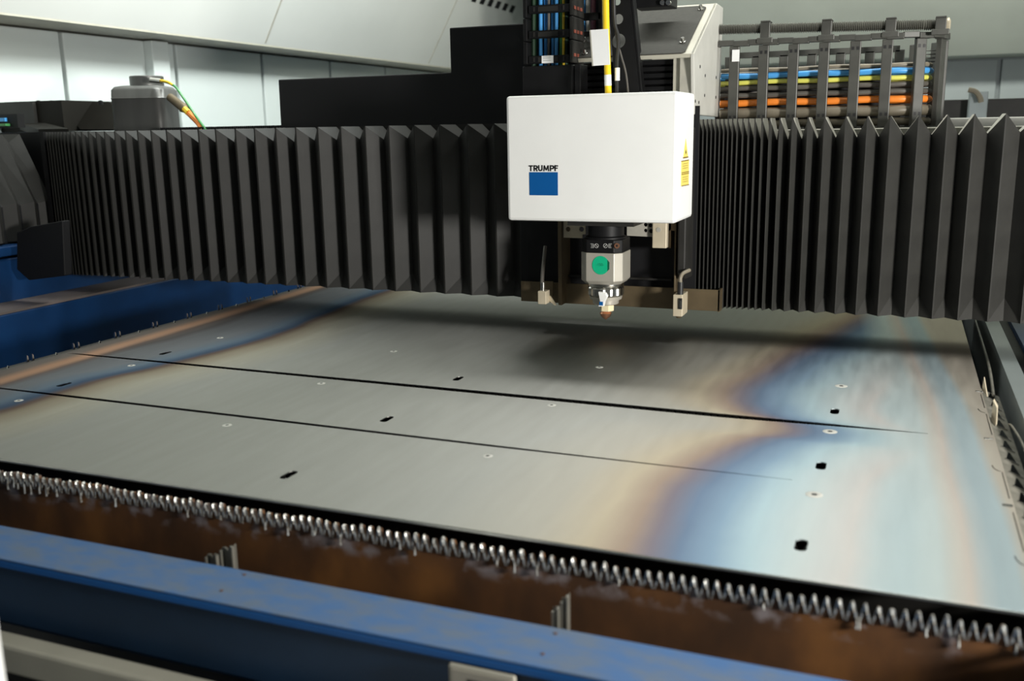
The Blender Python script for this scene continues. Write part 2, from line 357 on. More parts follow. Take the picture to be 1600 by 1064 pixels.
# front rail
RL = thing('front_rail', (-1, 1.78, -.4), 'blue front rail with dust on its flat top, nearest the camera', 'rail')
p = MB(); p.box(-3.3, .6, 1.715, 1.868, -.306, -.1); obj('beam', p, M['bluedark'], RL, bevel=.012)
p = MB(); p.box(-3.3, .6, 1.700, 1.868, -.103, -.097); obj('dusty_top', p, M['bluedust'], RL, bevel=.003)
p = MB(); p.box(-3.3, .6, 1.700, 1.715, -.125, -.103); obj('lip', p, M['bluelip'], RL, bevel=.004)
for px, py in ((868, 990), (848, 1022), (382, 898), (346, 923)):
    c = PZ(px, py, -.097); q = MB(); q.lathe((c.x, c.y), [(.0045, -.098), (.0045, -.0955), (.002, -.0945)], 8); obj('rust_spot', q, M['rust'], RL)
# lower ledge and plinth below the rail
LB = MB(); LB.box(-3.3, .6, 1.60, 1.66, PY(22, 1056, 1.6).z, PY(22, 1012, 1.6).z); LBo = obj('support_tube', LB, M['beige'], bevel=.01)
tag(LBo, 'beige tube running under the blue front rail, lower left', 'tube')
PL = MB(); PL.box(-3.3, .42, 1.66, 1.69, -2.0, -.31); tag(obj('base_panel', PL, M['dark']), 'dark base panel standing below the blue front rail', 'panel')
# sign on the rail
a = PY(703, 1032, 1.70); b = PY(808, 1052, 1.70)
SG = thing('sign_plate', ((a.x+b.x)/2, 1.70, -.22), 'cream letter plate on the face of the blue front rail', 'sign')
w = b.x-a.x
p = MB(); p.box(a.x, b.x, 1.688, 1.699, -.235, a.z); obj('plate_frame', p, M['beige'], SG, bevel=.006)
p = MB(); p.box(a.x+.010, b.x-.010, 1.685, 1.6882, -.227, a.z-.009); obj('plate_face', p, M['silver'], SG)
text('lettering', 'P', 1, M['ink'], SG, (a.x+.046, 1.6845, -.205), (1, 0, 0), (0, 0, 1), fit=(.05, .055))

# ================================================================== SLATS UNDER THE SHEET
def slat_mesh(x0, x1, y, detailed):
    prof = []; x = x0; pitch = .0262
    while x < x1-pitch:
        h = random.uniform(-.004, .004) if detailed else 0
        if detailed: prof += [(x, -.038+random.uniform(-.003, .003)), (x+pitch*.42, -.002+h), (x+pitch*.58, -.002+h)]
        else: prof += [(x, -.034), (x+pitch*.5, -.004)]
        x += pitch
    prof.append((x, -.034))
    m = MB(); n = len(prof)
    vs = [(a, y, z) for a, z in prof]+[(a, y, -.30) for a, z in prof]
    vs += [(a, y+.012, z) for a, z in prof]+[(a, y+.012, -.30) for a, z in prof]
    fs = []
    for i in range(n-1):
        fs += [(i, i+1, n+i+1, n+i), (2*n+i+1, 2*n+i, 3*n+i, 3*n+i+1), (i+1, i, 2*n+i, 2*n+i+1), (n+i, n+i+1, 3*n+i+1, 3*n+i)]
    fs += [(0, n, 3*n, 2*n), (n-1, 2*n-1, 4*n-1, 3*n-1)]
    return m.add(vs, fs), prof
BED = thing('slat_bed', (-1.6, 3.8, -.3), 'bed of toothed rusty support slats beneath the large steel sheet', 'slat bed')
FS = None
m, prof = slat_mesh(-3.67, .345, 2.015, True); FS = obj('slat', m, M['rust'], BED); FS['label'] = 'rusty front slat with slag-covered sawtooth edge'
sl = MB()
for i in range(1, len(prof)-1, 3):       # tooth tip lumps and drips of slag
    for j in (i, i+1):
        if j >= len(prof): break
    cx = (prof[i][0]+prof[i+1][0])/2; cz = prof[i][1]
    s = MB(); left = prof[i-1]; right = prof[min(i+2, len(prof)-1)]
    j = lambda q=.0015: random.uniform(-q, q)
    w_ = random.uniform(.002, .004); up = random.uniform(.005, .009)
    poly = [(left[0]+.001+j(), left[1]+.002), (cx-.004+j(), cz+up*.6), (cx+j(), cz+up), (cx+.004+j(), cz+up*.6), (right[0]-.001+j(), right[1]+.002+j()), (right[0]-.001-w_, right[1]-.001), (cx+.0015+j(), cz-.010+j()), (cx-.002+j(), cz-.010), (left[0]+.001+w_, left[1]-.001)]
    s.xz(poly, 2.0105, 2.0155)
    s.add([(cx-.004, 2.0100, cz-.005), (cx+.004, 2.0100, cz-.005), (cx+.001+j(), 2.007, cz-.003), (cx, 2.010, cz+up+.001), (cx+.006, 2.011, cz-.018), (cx+.003, 2.008, cz-.014)], [(0, 2, 3), (2, 1, 3), (0, 1, 2), (1, 4, 5), (2, 1, 5)])
    obj('tooth_crust', s, M['slag'], FS) if i//3 < 290 else sl.add(s.v, s.f)
    xw = cx
    drip = .8 if xw < -2.3 else (.45 if xw < -1.9 else .22)
    if random.random() < drip:
        ln = random.uniform(.012, .03); x_ = cx+random.choice((-.010, .010, .0)); z_ = -.028
        sl.tube([(x_, 2.009, z_), (x_+random.uniform(-.001, .001), 2.008, z_-ln*.5), (x_, 2.008, z_-ln)], [.002, .0024, .0034], 5)
obj('slag_drip', sl, M['slag'], FS, kind='stuff')
proto = None
for k in range(1, 22):
    y = 2.015+.272*k
    if proto is None:
        m, _ = slat_mesh(-3.66, .33, y, False)
        proto = obj('slat', m, M['dark'], BED); o = proto; base_y = o.location.y
    else:
        o = proto.copy(); COL.objects.link(o); o.parent = BED
        o.location = (proto.location.x, base_y+.272*(k-1)*S, proto.location.z)
# left comb rail with prongs
CB = thing('comb_rail', (-3.70, 3.6, -.1), 'comb rail of paired prongs along the left sheet edge', 'rail')
p = MB(); p.box(-3.705, -3.675, 2.0, 6.5, -.3, -.006); obj('rail_bar', p, M['dark'], CB)
prong = None
for k in range(10):
    yb = 2.885+.271*k
    for dy in (0, .03):
        mm = MB(); mm.prism([(-3.69, yb+dy-.005, -.01), (-3.69, yb+dy+.007, -.01), (-3.69, yb+dy+.004, .022), (-3.69, yb+dy-.002, .028)], (.008, 0, 0))
        obj('prong', mm, M['steel'], CB)
    mm = MB(); mm.prism([(-3.68, yb+.15, -.01), (-3.68, yb+.165, -.01), (-3.68, yb+.157, .006)], (.006, 0, 0)); obj('prong', mm, M['steel'], CB)
# right grate with triangular openings
GR = thing('side_grate', (.39, 3.5, -.1), 'steel side grate with triangular cut-outs along the right sheet edge', 'grate')
def gz(x): return -.018-(x-.335)*.42
for k in range(27):
    y = 1.95+.1237*k; y1 = y+.1237
    xa, xb, xl, xr = .354, .388, .335, .402
    yb, yt = y+.020, y1-.008; xm = (xa+xb)/2
    P3 = lambda x, yy: (x, yy, gz(x))
    vs = [P3(xl, y), P3(xr, y), P3(xr, y1), P3(xl, y1), P3(xa, yb), P3(xb, yb), P3(xm+.003, yt), P3(xm-.003, yt)]
    fs = [(0, 1, 5, 4), (1, 2, 6, 5), (2, 3, 7, 6), (3, 0, 4, 7)]
    mm = MB(); mm.add(vs+[(v[0], v[1], v[2]-.002) for v in vs], fs+[tuple(i+8 for i in f[::-1]) for f in fs]+[(4, 5, 13, 12), (5, 6, 14, 13), (6, 7, 15, 14), (7, 4, 12, 15)])
    if y < 3.98: obj('grate_segment', mm, M['comb'], GR)
    e = MB(); e.prism([(xa-.003, yb-.007, gz(xa-.003)+.0005), (xb+.003, yb-.007, gz(xb+.003)+.0005), (xb+.003, yb, gz(xb+.003)+.0005), (xa-.003, yb, gz(xa-.003)+.0005)], (0, 0, .003))
    if y < 3.98: obj('tab', e, M['steel'], GR)
mm = MB(); mm.tube(spline([(.402, 2.2, -.03), (.410, 2.9, -.022), (.412, 3.3, -.012), (.400, 3.52, -.012), (.398, 3.62, -.03)]), .0038, 6); obj('edge_wire', mm, M['comb'], GR, smooth=True)
mm = MB(); mm.tube(spline([(.378, 4.0, -.03), (.392, 4.4, -.02), (.402, 4.9, -.03), (.41, 6.2, -.03)]), .006, 6); obj('rear_edge', mm, M['comb'], GR, smooth=True)
mm = MB(); mm.box(.352, .43, 1.9, 8, -.5, -.32); obj('trough', mm, M['black'], GR)
mm = MB(); mm.prism([(.340, 3.62, -.03), (.352, 3.56, -.03), (.352, 3.58, .035), (.342, 3.62, .05)], (.006, .03, 0)); obj('bent_tab', mm, M['anod'], GR)
mm = MB(); mm.prism([(.335, 4.0, -.01), (.347, 3.9, -.01), (.337, 3.98, .045)], (.003, .006, 0)); obj('bent_tab', mm, M['anod'], GR)
fl2 = MB(); fl2.box(-4.86, .44, 1.9, 12, -1.2, -1.1); tag(obj('scrap_tray', fl2, M['black']), 'dark scrap tray lying deep below the steel sheet', 'tray')
# slat holder stubs between slat and rail
for (px, pt, lab) in (((325, 363), (862, 838), 'grey jagged slat holder behind the blue rail, left of the pair'), ((865, 888), (945, 924), 'grey jagged slat holder behind the blue rail, right of the pair')):
    t0 = PY(px[0], pt[0], 1.93); t1 = PY(px[1], pt[1], 1.93); w = (t1.x-t0.x)
    H = thing('slat_holder', ((t0.x+t1.x)/2, 1.93, -.3), lab, 'bracket')
    for (f0, f1, zz, dz) in ((0, .46, t0.z-.006, .010), (.50, 1.0, t0.z+.016, .016)):
        x0 = t0.x+w*f0; x1 = t0.x+w*f1
        top = [(x0, zz), (x0+(x1-x0)*.25, zz+.002), (x0+(x1-x0)*.45, zz-.006), (x0+(x1-x0)*.6, zz+dz*.5), (x0+(x1-x0)*.8, zz+dz*.4), (x1, zz+dz)]
        q = MB(); q.xz([(x0, -.3)]+top+[(x1, -.3)], 1.925+f0*.02, 1.932+f0*.02); obj('holder_plate', q, M['stub'], H)
        q = MB(); q.box(x0, x0+.006, 1.914+f0*.02, 1.927+f0*.02, -.3, zz-.004); obj('rib', q, M['stub'], H)
        q = MB(); q.box(x1-.005, x1, 1.914+f0*.02, 1.927+f0*.02, -.3, zz+dz-.004); obj('rib', q, M['stub'], H)

# ================================================================== STEEL SHEET
def loop(sp, pts):
    s = sp.splines.new('POLY'); s.points.add(len(pts)-1); s.use_cyclic_u = True
    for q, p in zip(s.points, pts): q.co = (p[0]*S, p[1]*S, 0, 1)
cu = bpy.data.curves.new('sheet', 'CURVE'); cu.dimensions = '2D'; cu.fill_mode = 'BOTH'; cu.extrude = .0016*S
loop(cu, [(-3.655, 2.098), (.332, 2.098), (.326, 8.1), (-3.655, 8.1)])
slots = [(3.305, 3.348, .13, -3.64), (2.732, 2.752, -.24, -3.64), (3.938, 3.944, -2.4, -3.2)]
loop(cu, [(-3.64, 3.336), (-3.5, 3.330), (-3.0, 3.322), (-.55, 3.284), (-.2, 3.300), (.13, 3.316), (.13, 3.319), (-.2, 3.330), (-.55, 3.330), (-1.6, 3.340), (-3.0, 3.350), (-3.5, 3.350), (-3.64, 3.345)])
loop(cu, [(-3.64, 2.748), (-3.0, 2.738), (-1.2, 2.724), (-.6, 2.728), (-.24, 2.732), (-.24, 2.734), (-.6, 2.736), (-1.2, 2.742), (-2.0, 2.752), (-3.0, 2.762), (-3.64, 2.758)])
def oblong(cx, cy, w, h):
    r = min(w, h)*.45; out = []
    for sx_, sy_, a0 in ((1, 1, 0), (-1, 1, 90), (-1, -1, 180), (1, -1, 270)):
        for k in range(5):
            a = math.radians(a0+22.5*k); out.append((cx+sx_*(w/2-r)+r*math.cos(a), cy+sy_*(h/2-r)+r*math.sin(a)))
    return out
HOLES = [(x, y) for y in (2.283, 2.884, 3.487) for x in (-3.178, -1.656, -.173)]
for x, y in HOLES: loop(cu, oblong(x, y, .030, .070)[::-1])
for yy in (2.36, 3.025, 3.655):       # curved nicks at the right edge
    a = [(.300+.02*(1-math.cos(t*math.pi/8)), yy+.028-.05*math.sin(t*math.pi/8)) for t in range(0, 5)]
    b = [(p[0]+.003, p[1]+.003) for p in a]
    loop(cu, a+b[::-1])
for y0, y1 in ((3.37, 3.62), (2.78, 3.00), (3.70, 3.90), (2.42, 2.68)):
    loop(cu, [(.3225, y0), (.3255, y0), (.3255, y1), (.3225, y1)])
tmp = bpy.data.objects.new('tmp', cu); COL.objects.link(tmp); bpy.context.view_layer.update()
me = bpy.data.meshes.new_from_object(tmp.evaluated_get(bpy.context.evaluated_depsgraph_get())); bpy.data.objects.remove(tmp)
me.transform(Matrix.Translation((0, 0, -.0016*S)))
me.materials.clear(); me.materials.append(M['sheet'])
SHo = bpy.data.objects.new('steel_sheet', me); COL.objects.link(SHo)
tag(SHo, 'large flat steel sheet with blue and orange heat tint on the cutting bed', 'sheet')
hm = MB(); hm.v = []
for x, y in [(x, y) for y in (2.635, 3.237, 3.85) for x in (-3.15, -2.157, -1.157, -.172)]:
    r0 = .024 if x > -1 else .017
    q = MB(); q.lathe((x, y), [(r0, 0.0003), (r0*.8, .0014), (r0*.45, .0016), (r0*.34, .0010), (r0*.3, .0005)], 16)
    o = obj('pierce_mark', q, M['sidewhite'], SHo, smooth=True)
    q = MB(); q.lathe((x, y), [(r0*.34, .001), (r0*.30, .0019)], 10); obj('pierce_hole', q, M['ink'], SHo)
for x, y in ((.321, 3.928), (.311, 3.319), (.316, 2.723)):
    q = MB(); q.box(x-.014, x+.012, y-.007, y+.007, .0002, .0022); obj('edge_tab', q, M['steel'], SHo, bevel=.0008)
q = MB(); q.tube([(-3.655, 2.099, -.006), (.332, 2.099, -.006)], .0056, 8); obj('rolled_edge', q, M['steel'], SHo, smooth=True)

# ================================================================== BELLOWS
def bellows(root, pix, ypix, y, zb, zt, w, flap=None, ext=None):
    xs = [PY(p, ypix, y).x for p in pix]
    if ext: xs = sorted(xs+ext)
    for i in range(len(xs)-1):
        x0, x1 = xs[i], xs[i+1]; h = (x1-x0)/2; d = math.sqrt(max(w*w-h*h, .0004)); xm = (x0+x1)/2
        yb = y+.2
        def sec(x, dd): return [(x, yb, zb+.02), (x, y+dd*.6, zb), (x, y+dd, zb+.1), (x, y+dd, zt-dd), (x, yb, zt-dd)]
        A, B, C = sec(x0, 0), sec(xm, d), sec(x1, 0)
        fs = []
        for q in (0, 5):
            for e in ((0, 2) if flap else (0, 2, 3)): fs.append((q+e, q+e+1, q+e+6, q+e+5))
        fs += [(1, 7, 6), (1, 2, 7), (6, 7, 11), (11, 7, 12)]
        m = MB(); m.add(A+B+C, fs)
        # stitched ridge along the outer fold
        r = .0028
        m.add([(x1-r, y-.003, zb), (x1+r, y-.003, zb), (x1+r, y-.003, zt), (x1-r, y-.003, zt), (x1-r, y+.004, zb), (x1+r, y+.004, zb), (x1+r, y+.004, zt), (x1-r, y+.004, zt)],
              [(0, 1, 2, 3), (0, 3, 7, 4), (1, 5, 6, 2), (3, 2, 6, 7)])
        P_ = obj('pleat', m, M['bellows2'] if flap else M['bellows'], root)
        if flap:
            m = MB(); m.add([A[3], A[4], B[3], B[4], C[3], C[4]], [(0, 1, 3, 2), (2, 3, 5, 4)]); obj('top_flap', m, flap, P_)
YB, ZB, ZT = 4.75, .118, 1.036
BL = thing('left_bellows'.replace('left_', ''), (-3.6, YB+.15, ZB), 'black pleated bellows cover left of the white cutting head box', 'bellows')
left = [70, 74.5, 79, 83.5, 88, 92.5, 97.5, 103, 109, 117, 126, 137, 149, 162, 178, 195, 214, 235, 259, 282, 309, 336, 367, 397, 430, 461.5, 496, 532, 570, 607, 647, 687, 730, 772, 815]
bellows(BL, left, 197, YB, ZB, ZT, .105)
BR = thing('bellows', (.4, YB+.15, ZB), 'dark grey pleated bellows cover right of the white cutting head box', 'bellows')
right = [1086, 1092.5, 1099, 1105.5, 1112, 1118.5, 1125, 1131.5, 1138, 1145, 1152.5, 1161, 1170, 1180, 1191, 1203, 1219, 1239, 1263, 1289, 1322, 1356, 1392, 1436, 1481, 1523, 1572]
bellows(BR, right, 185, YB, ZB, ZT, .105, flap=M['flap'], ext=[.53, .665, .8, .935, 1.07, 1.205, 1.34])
p = MB(); p.box(1.345, 1.36, YB, YB+.25, ZB, ZT); obj('end_frame', p, M['black2'], BR)
# beam behind
BM = thing('gantry_beam', (-2, 5.4, .2), 'long dark gantry beam hidden behind the pleated bellows', 'beam')
p = MB(); p.box(-5.1, -1.8, 4.955, 4.975, .95, 1.036); obj('top_strip', p, M['dark'], BM)
p = MB(); p.box(-5.2, -5.165, 4.76, 4.98, .12, 1.04); obj('end_plate', p, M['black2'], BM)
p = MB(); p.box(-5.9, -5.2, 4.9, 5.5, .36, 1.04); obj('end_housing', p, M['black'], BM)
p = MB(); p.box(-5.16, 1.2, 4.98, 5.06, .14, .93); obj('beam_web', p, M['black'], BM)
p = MB(); p.box(-5.16, 1.2, 4.98, 5.9, .90, .93); obj('shelf', p, M['black'], BM)
p = MB(); p.box(-.9, 1.2, 5.78, 5.9, .93, 1.025); obj('top_rail', p, M['sidewhite'], BM, bevel=.006)
p = MB(); p.box(-.9, 1.2, 5.12, 5.3, .95, .98); obj('front_rail', p, M['lightgrey'], BM, bevel=.004)
# perpendicular bellows on the left rail
LR = thing('bellows', (-5.4, 4.4, .35), 'small black bellows on the left rail behind the gantry end', 'bellows')
yy = [3.98+.137*k for k in range(7)]
for i in range(len(yy)-1):
    y0, y1 = yy[i], yy[i+1]; ym = (y0+y1)/2; d = .055
    def sec(y, dd): return [(-6.1, y, 1.03-dd), (-5.42-dd*.5, y, 1.03-dd), (-5.21-dd, y, .60-dd*.3), (-5.21-dd, y, .36)]
    m = MB(); m.add(sec(y0, 0)+sec(ym, d)+sec(y1, 0), [(0, 1, 5, 4), (1, 2, 6, 5), (2, 3, 7, 6), (4, 5, 9, 8), (5, 6, 10, 9), (6, 7, 11, 10)])
    obj('pleat', m, M['bellows'], LR)
m = MB(); m.xz([(-6.1, .35), (-5.26, .35), (-5.26, .58), (-5.47, .99), (-6.1, .99)], 3.9, 4.85); obj('inner_liner', m, M['black'], LR)
# end carriage cover
E1 = MB(); E1.xz([(lambda q: (q.x, q.z))(PY(a, b, 4.35)) for a, b in ((26, 421), (45, 438), (101, 431), (97, 345), (48, 354), (26, 363))], 4.35, 4.41)
tag(obj('end_cover', E1, M['black'], bevel=.006), 'black end carriage cover below the left end of the long bellows', 'cover')

# ================================================================== HOODS AND BOXES BEHIND
HB = thing('carriage_housing', (-2.9, 5.4, .9), 'tall matt black stepped housing behind the left bellows', 'housing')
p = MB(); p.xz([(-3.72, .95), (-3.715, 1.338), (-2.507, 1.338), (-2.507, 1.588), (-1.95, 1.588), (-1.95, .95)], 5.3, 5.5); obj('shell', p, M['black'], HB, bevel=.006)
HD = thing('rail_hood', (-5.4, 5.5, 1.0), 'low black sloping hood at the far left end of the gantry', 'hood')
p = MB(); q = [PY(95, 160, 5.9), PY(172, 160, 5.9), PY(207, 202, 5.7), PY(125, 202, 5.7)]
p.add(q+[Vector((v.x, 6.2, v.z)) for v in q], [(0, 3, 2, 1), (0, 1, 5, 4), (1, 2, 6, 5), (2, 3, 7, 6), (3, 0, 4, 7), (4, 5, 6, 7)]); obj('sloped_cover', p, M['hood'], HD)
a = PY(0, 160, 5.6); b = PY(96, 160, 5.6); c = PY(96, 205, 5.6)
p = MB(); p.box(a.x-.3, b.x, 5.6, 6.2, c.z, a.z); obj('rear_box', p, M['hood'], HD)
a = PY(0, 161, 5.58); b = PY(56, 192, 5.58)
p = MB(); p.box(a.x-.2, b.x, 5.57, 5.6, b.z, a.z); obj('grey_face', p, M['dark'], HD)
p = MB(); a = PY(30, 192, 5.5); b = PY(107, 201, 5.1); c = PY(60, 202, 5.1); p.add([a, PY(70, 192, 5.5), b, c, a-Vector((0, 0, .05)), PY(70, 192, 5.5)-Vector((0, 0, .05)), b-Vector((0, 0, .05)), c-Vector((0, 0, .05))], [(0, 3, 2, 1), (4, 5, 6, 7), (0, 1, 5, 4), (1, 2, 6, 5), (2, 3, 7, 6), (3, 0, 4, 7)]); obj('front_flap', p, M['hood'], HD)
for px in (60, 80, 157):
    c = PY(px, 159, 5.65); p = MB(); p.lathe((c.x, c.y), [(.018, c.z-.02), (.018, c.z+.004), (.010, c.z+.010)], 10); obj('screw', p, M['black2'], HD)
for k, (px0, px1, py0, py1, mm) in enumerate(((0, 26, 178, 200, 'black2'), (0, 7, 184, 190, 'c_blue'), (0, 8, 193, 197, 'c_green'))):
    a = PY(px0, py1, 5.1-.02*k); b = PY(px1, py0, 5.1-.02*k); p = MB(); p.box(a.x-.1, b.x, a.y, a.y+.06, a.z, b.z); obj(('connector_block', 'blue_wire', 'green_wire')[k], p, M[mm], HD)
# motor
MO = thing('drive_motor', (-4.9, 5.4, 1.0), 'brushed steel drive motor with round cap on the left of the gantry', 'motor')
cx, cy = -4.905, 5.42; h = .222
def rr(hx, hy, r, k=5):
    out = []
    for sx_, sy_, a0 in ((1, 1, 0), (-1, 1, 90), (-1, -1, 180), (1, -1, 270)):
        for j in range(k+1):
            a = math.radians(a0+90*j/k); out.append((sx_*(hx-r)+r*math.cos(a), sy_*(hy-r)+r*math.sin(a)))
    return out
ca, sa = math.cos(.35), math.sin(.35)
def rot(ps): return [(cx+a*ca-b*sa, cy+a*sa+b*ca) for a, b in ps]
def stack(levels):
    m = MB(); n = None
    for hx, r, z in levels:
        ps = rot(rr(hx, hx*.9, r)); n = len(ps); m.v += [(a, b, z) for a, b in ps]
    k = len(levels)
    for i in range(k-1):
        for j in range(n): m.f.append((i*n+j, i*n+(j+1) % n, (i+1)*n+(j+1) % n, (i+1)*n+j))
    m.f += [tuple(range(n))[::-1], tuple(range((k-1)*n, k*n))]; return m
obj('body', stack([(.185, .06, .95), (.185, .06, 1.25), (.188, .06, 1.255), (.185, .06, 1.26), (.182, .06, 1.31), (.165, .06, 1.332), (.13, .06, 1.34)]), M['motor'], MO, smooth=True)
p = MB(); p.lathe((cx+.03, cy), [(.112, 1.335), (.112, 1.40), (.106, 1.405)], 32); obj('cap', p, M['motor'], MO, smooth=True)
a = PY(236, 125, 5.28); b = PY(252, 127, 5.28); p = MB(); p.tube([a, b], .018, 10); obj('ground_lug', p, M['steel'], MO, smooth=True)
a = PY(266, 152, 5.35); b = PY(291, 172, 5.3); p = MB(); p.tube([a, a.lerp(b, .8), a.lerp(b, .82), b], [.028, .030, .034, .024], 12); obj('cable_plug', p, M['brown'], MO, smooth=True)
p = MB(); p.tube(spline([PY(289, 171, 5.3), PY(300, 182, 5.28), PY(312, 195, 5.25), PY(318, 210, 5.2)]), .019, 8); tag(obj('motor_cable', p, M['c_orange'], smooth=True), 'orange cable leaving the motor plug and dropping behind the bellows', 'cable')
p = MB(); p.tube([PY(288, 170, 5.29), PY(294, 176, 5.285)], .021, 8); obj('yellow_sleeve', p, M['c_yellow'], bpy.data.objects['motor_cable'], smooth=True)
p = MB(); p.tube(spline([PY(252, 126, 5.28), PY(272, 134, 5.27), PY(286, 152, 5.26), (PY(305, 180, 5.25)), PY(322, 203, 5.2)]), .008, 8); tag(obj('ground_wire', p, M['c_green'], smooth=True), 'thin green and yellow ground wire arching from the motor cap', 'wire')
p = MB(); p.tube(spline([PY(251, 126, 5.28), PY(262, 128, 5.27), PY(270, 133, 5.27)]), .0092, 8); obj('yellow_section', p, M['c_yellow'], bpy.data.objects['ground_wire'], smooth=True)
p = MB()
for k in range(60):
    x = -4.6+.016*k; p.box(x, x+.008, 5.2, 5.24, 1.02, 1.055)
obj('ribbed_strip', p, M['black2'], BM, kind='stuff')

# ================================================================== HEAD BOX
BX = thing('cutting_head', (-1.31, 4.40, .12), 'white box of the laser cutting head with blue square logo and nozzle below', 'cutting head')
x0, x1, y0, y1, z0, z1 = -1.713, -.915, 4.2, 4.555, .586, 1.152
p = MB(); p.box(x0, x1, y0, y1, z0, z1); obj('cover_box', p, M['white'], BX, bevel=.014, smooth=False)
a = PY(827.5, 305, y0-.0015); b = PY(871.5, 269, y0-.0015)
p = MB(); p.box(a.x, b.x, y0-.0018, y0+.002, a.z, b.z); obj('logo_square', p, M['blueprint'], BX)
a = PY(826.5, 267.3, y0-.0015); b = PY(871.8, 258.2, y0-.0015)
lw, lh = b.x-a.x, b.z-a.z
def stroke(m, pts, w):              # pts in letter space; flat strokes with a hair of thickness
    P = [Vector((a.x+u*lw, 0, a.z+v*lh)) for u, v in pts]
    for p0, p1 in zip(P[:-1], P[1:]):
        d = (p1-p0).normalized(); n = Vector((-d.z, 0, d.x))*w/2; e = d*w*.12
        q = [p0-n-e, p1-n+e, p1+n+e, p0+n-e]
        m.prism([(v.x, y0-.0018, v.z) for v in q], (0, .0016, 0))
def bowl(cx, cz, rx, rz, a0, a1, k=8): return [(cx+rx*math.cos(math.radians(a0+(a1-a0)*j/k)), cz+rz*math.sin(math.radians(a0+(a1-a0)*j/k))) for j in range(k+1)]
sw = .22*lh; t = .11
LT = {'T': [[(.0, .89), (.135, .89)], [(.068, .9), (.068, .0)]],
      'R': [[(.185, 0), (.185, 1)], [(.185, .89), (.235, .89)]+bowl(.235, .67, .055, .22, 90, -90)+[(.185, .45)], [(.235, .45), (.29, .0)]],
      'U': [[(.345, 1), (.345, .35)]+bowl(.40, .33, .055, .24, 180, 360)+[(.455, 1)]],
      'M': [[(.52, 0), (.535, .96)], [(.535, .95), (.60, .15)], [(.60, .15), (.665, .95)], [(.665, .96), (.68, 0)]],
      'P': [[(.745, 0), (.745, 1)], [(.745, .89), (.80, .89)]+bowl(.80, .65, .055, .24, 90, -90)+[(.745, .41)]],
      'F': [[(.905, 0), (.905, 1)], [(.89, .89), (1.0, .89)], [(.905, .5), (.985, .5)]]}
for ch in 'TRUMPF':
    m = MB()
    for st_ in LT[ch]: stroke(m, st_, sw if ch != 'M' else sw*.9)
    obj('letter', m, M['ink'], BX)
def on_side(px, py): q = PX(px, py, x1+.0016); return q
def sidepoly(pts, name, m, off=0):
    q = [Vector((x1+.0016+off, on_side(*t).y, on_side(*t).z)) for t in pts]
    mm = MB(); mm.prism(q, (-.003, 0, 0)); return obj(name, mm, m, BX)
sidepoly([(1071.7, 217), (1075.2, 245), (1067.8, 247)], 'warning_triangle', M['yellowlab'])
sidepoly([(1071.6, 234), (1072.3, 238), (1071.6, 241), (1070.9, 238)], 'triangle_mark', M['ink'], .001)
sidepoly([(1067.6, 245.6), (1075.2, 244.4), (1075.2, 246.2), (1067.6, 247.6)], 'label_line', M['brownink'], .001)
sidepoly([(1065, 251.5), (1076.6, 250), (1076.1, 288), (1064.3, 291)], 'warning_label', M['yellowlab'])
for q in (251.5, 269.5, 272.0, 290.0): sidepoly([(1064.8, q), (1076.4, q-2.2), (1076.4, q-1.0), (1064.8, q+1.2)], 'label_line', M['brownink'], .001)
for q in (256, 259.5, 263, 277, 280.5, 284): sidepoly([(1066.5, q), (1074.5, q-1.6), (1074.5, q-1.1), (1066.5, q+.5)], 'text_line', M['brownink'], .001)
# nozzle assembly
HX, HY = -1.297, 4.42
def octa(w, c, z):
    return [(HX+a*w, HY+b*w, z) for a, b in ((-1, -c), (-c, -1), (c, -1), (1, -c), (1, c), (c, 1), (-c, 1), (-1, c))]
def ostack(levels):
    m = MB()
    for w, c, z in levels: m.v += octa(w, c, z)
    for i in range(len(levels)-1):
        for j in range(8): m.f.append((i*8+j, i*8+(j+1) % 8, (i+1)*8+(j+1) % 8, (i+1)*8+j))
    k = len(levels); m.f += [tuple(range(8))[::-1], tuple(range(k*8-8, k*8))]; return m
p = MB(); p.lathe((HX, HY), [(.085, .56), (.085, .505), (.098, .50), (.098, .49)][::-1], 32); obj('neck', p, M['black2'], BX, smooth=True)
obj('black_collar', ostack([(.1, .66, .43), (.1, .66, .492)]), M['black2'], BX, bevel=.004)
p = MB(); p.box(HX-.16, HX+.16, HY-.1, HY+.1, .556, .587); obj('mount_plate', p, M['dark'], BX)
obj('housing', ostack([(.086, .64, .278), (.1025, .66, .296), (.1025, .66, .43)]), M['silver'], BX, bevel=.003)
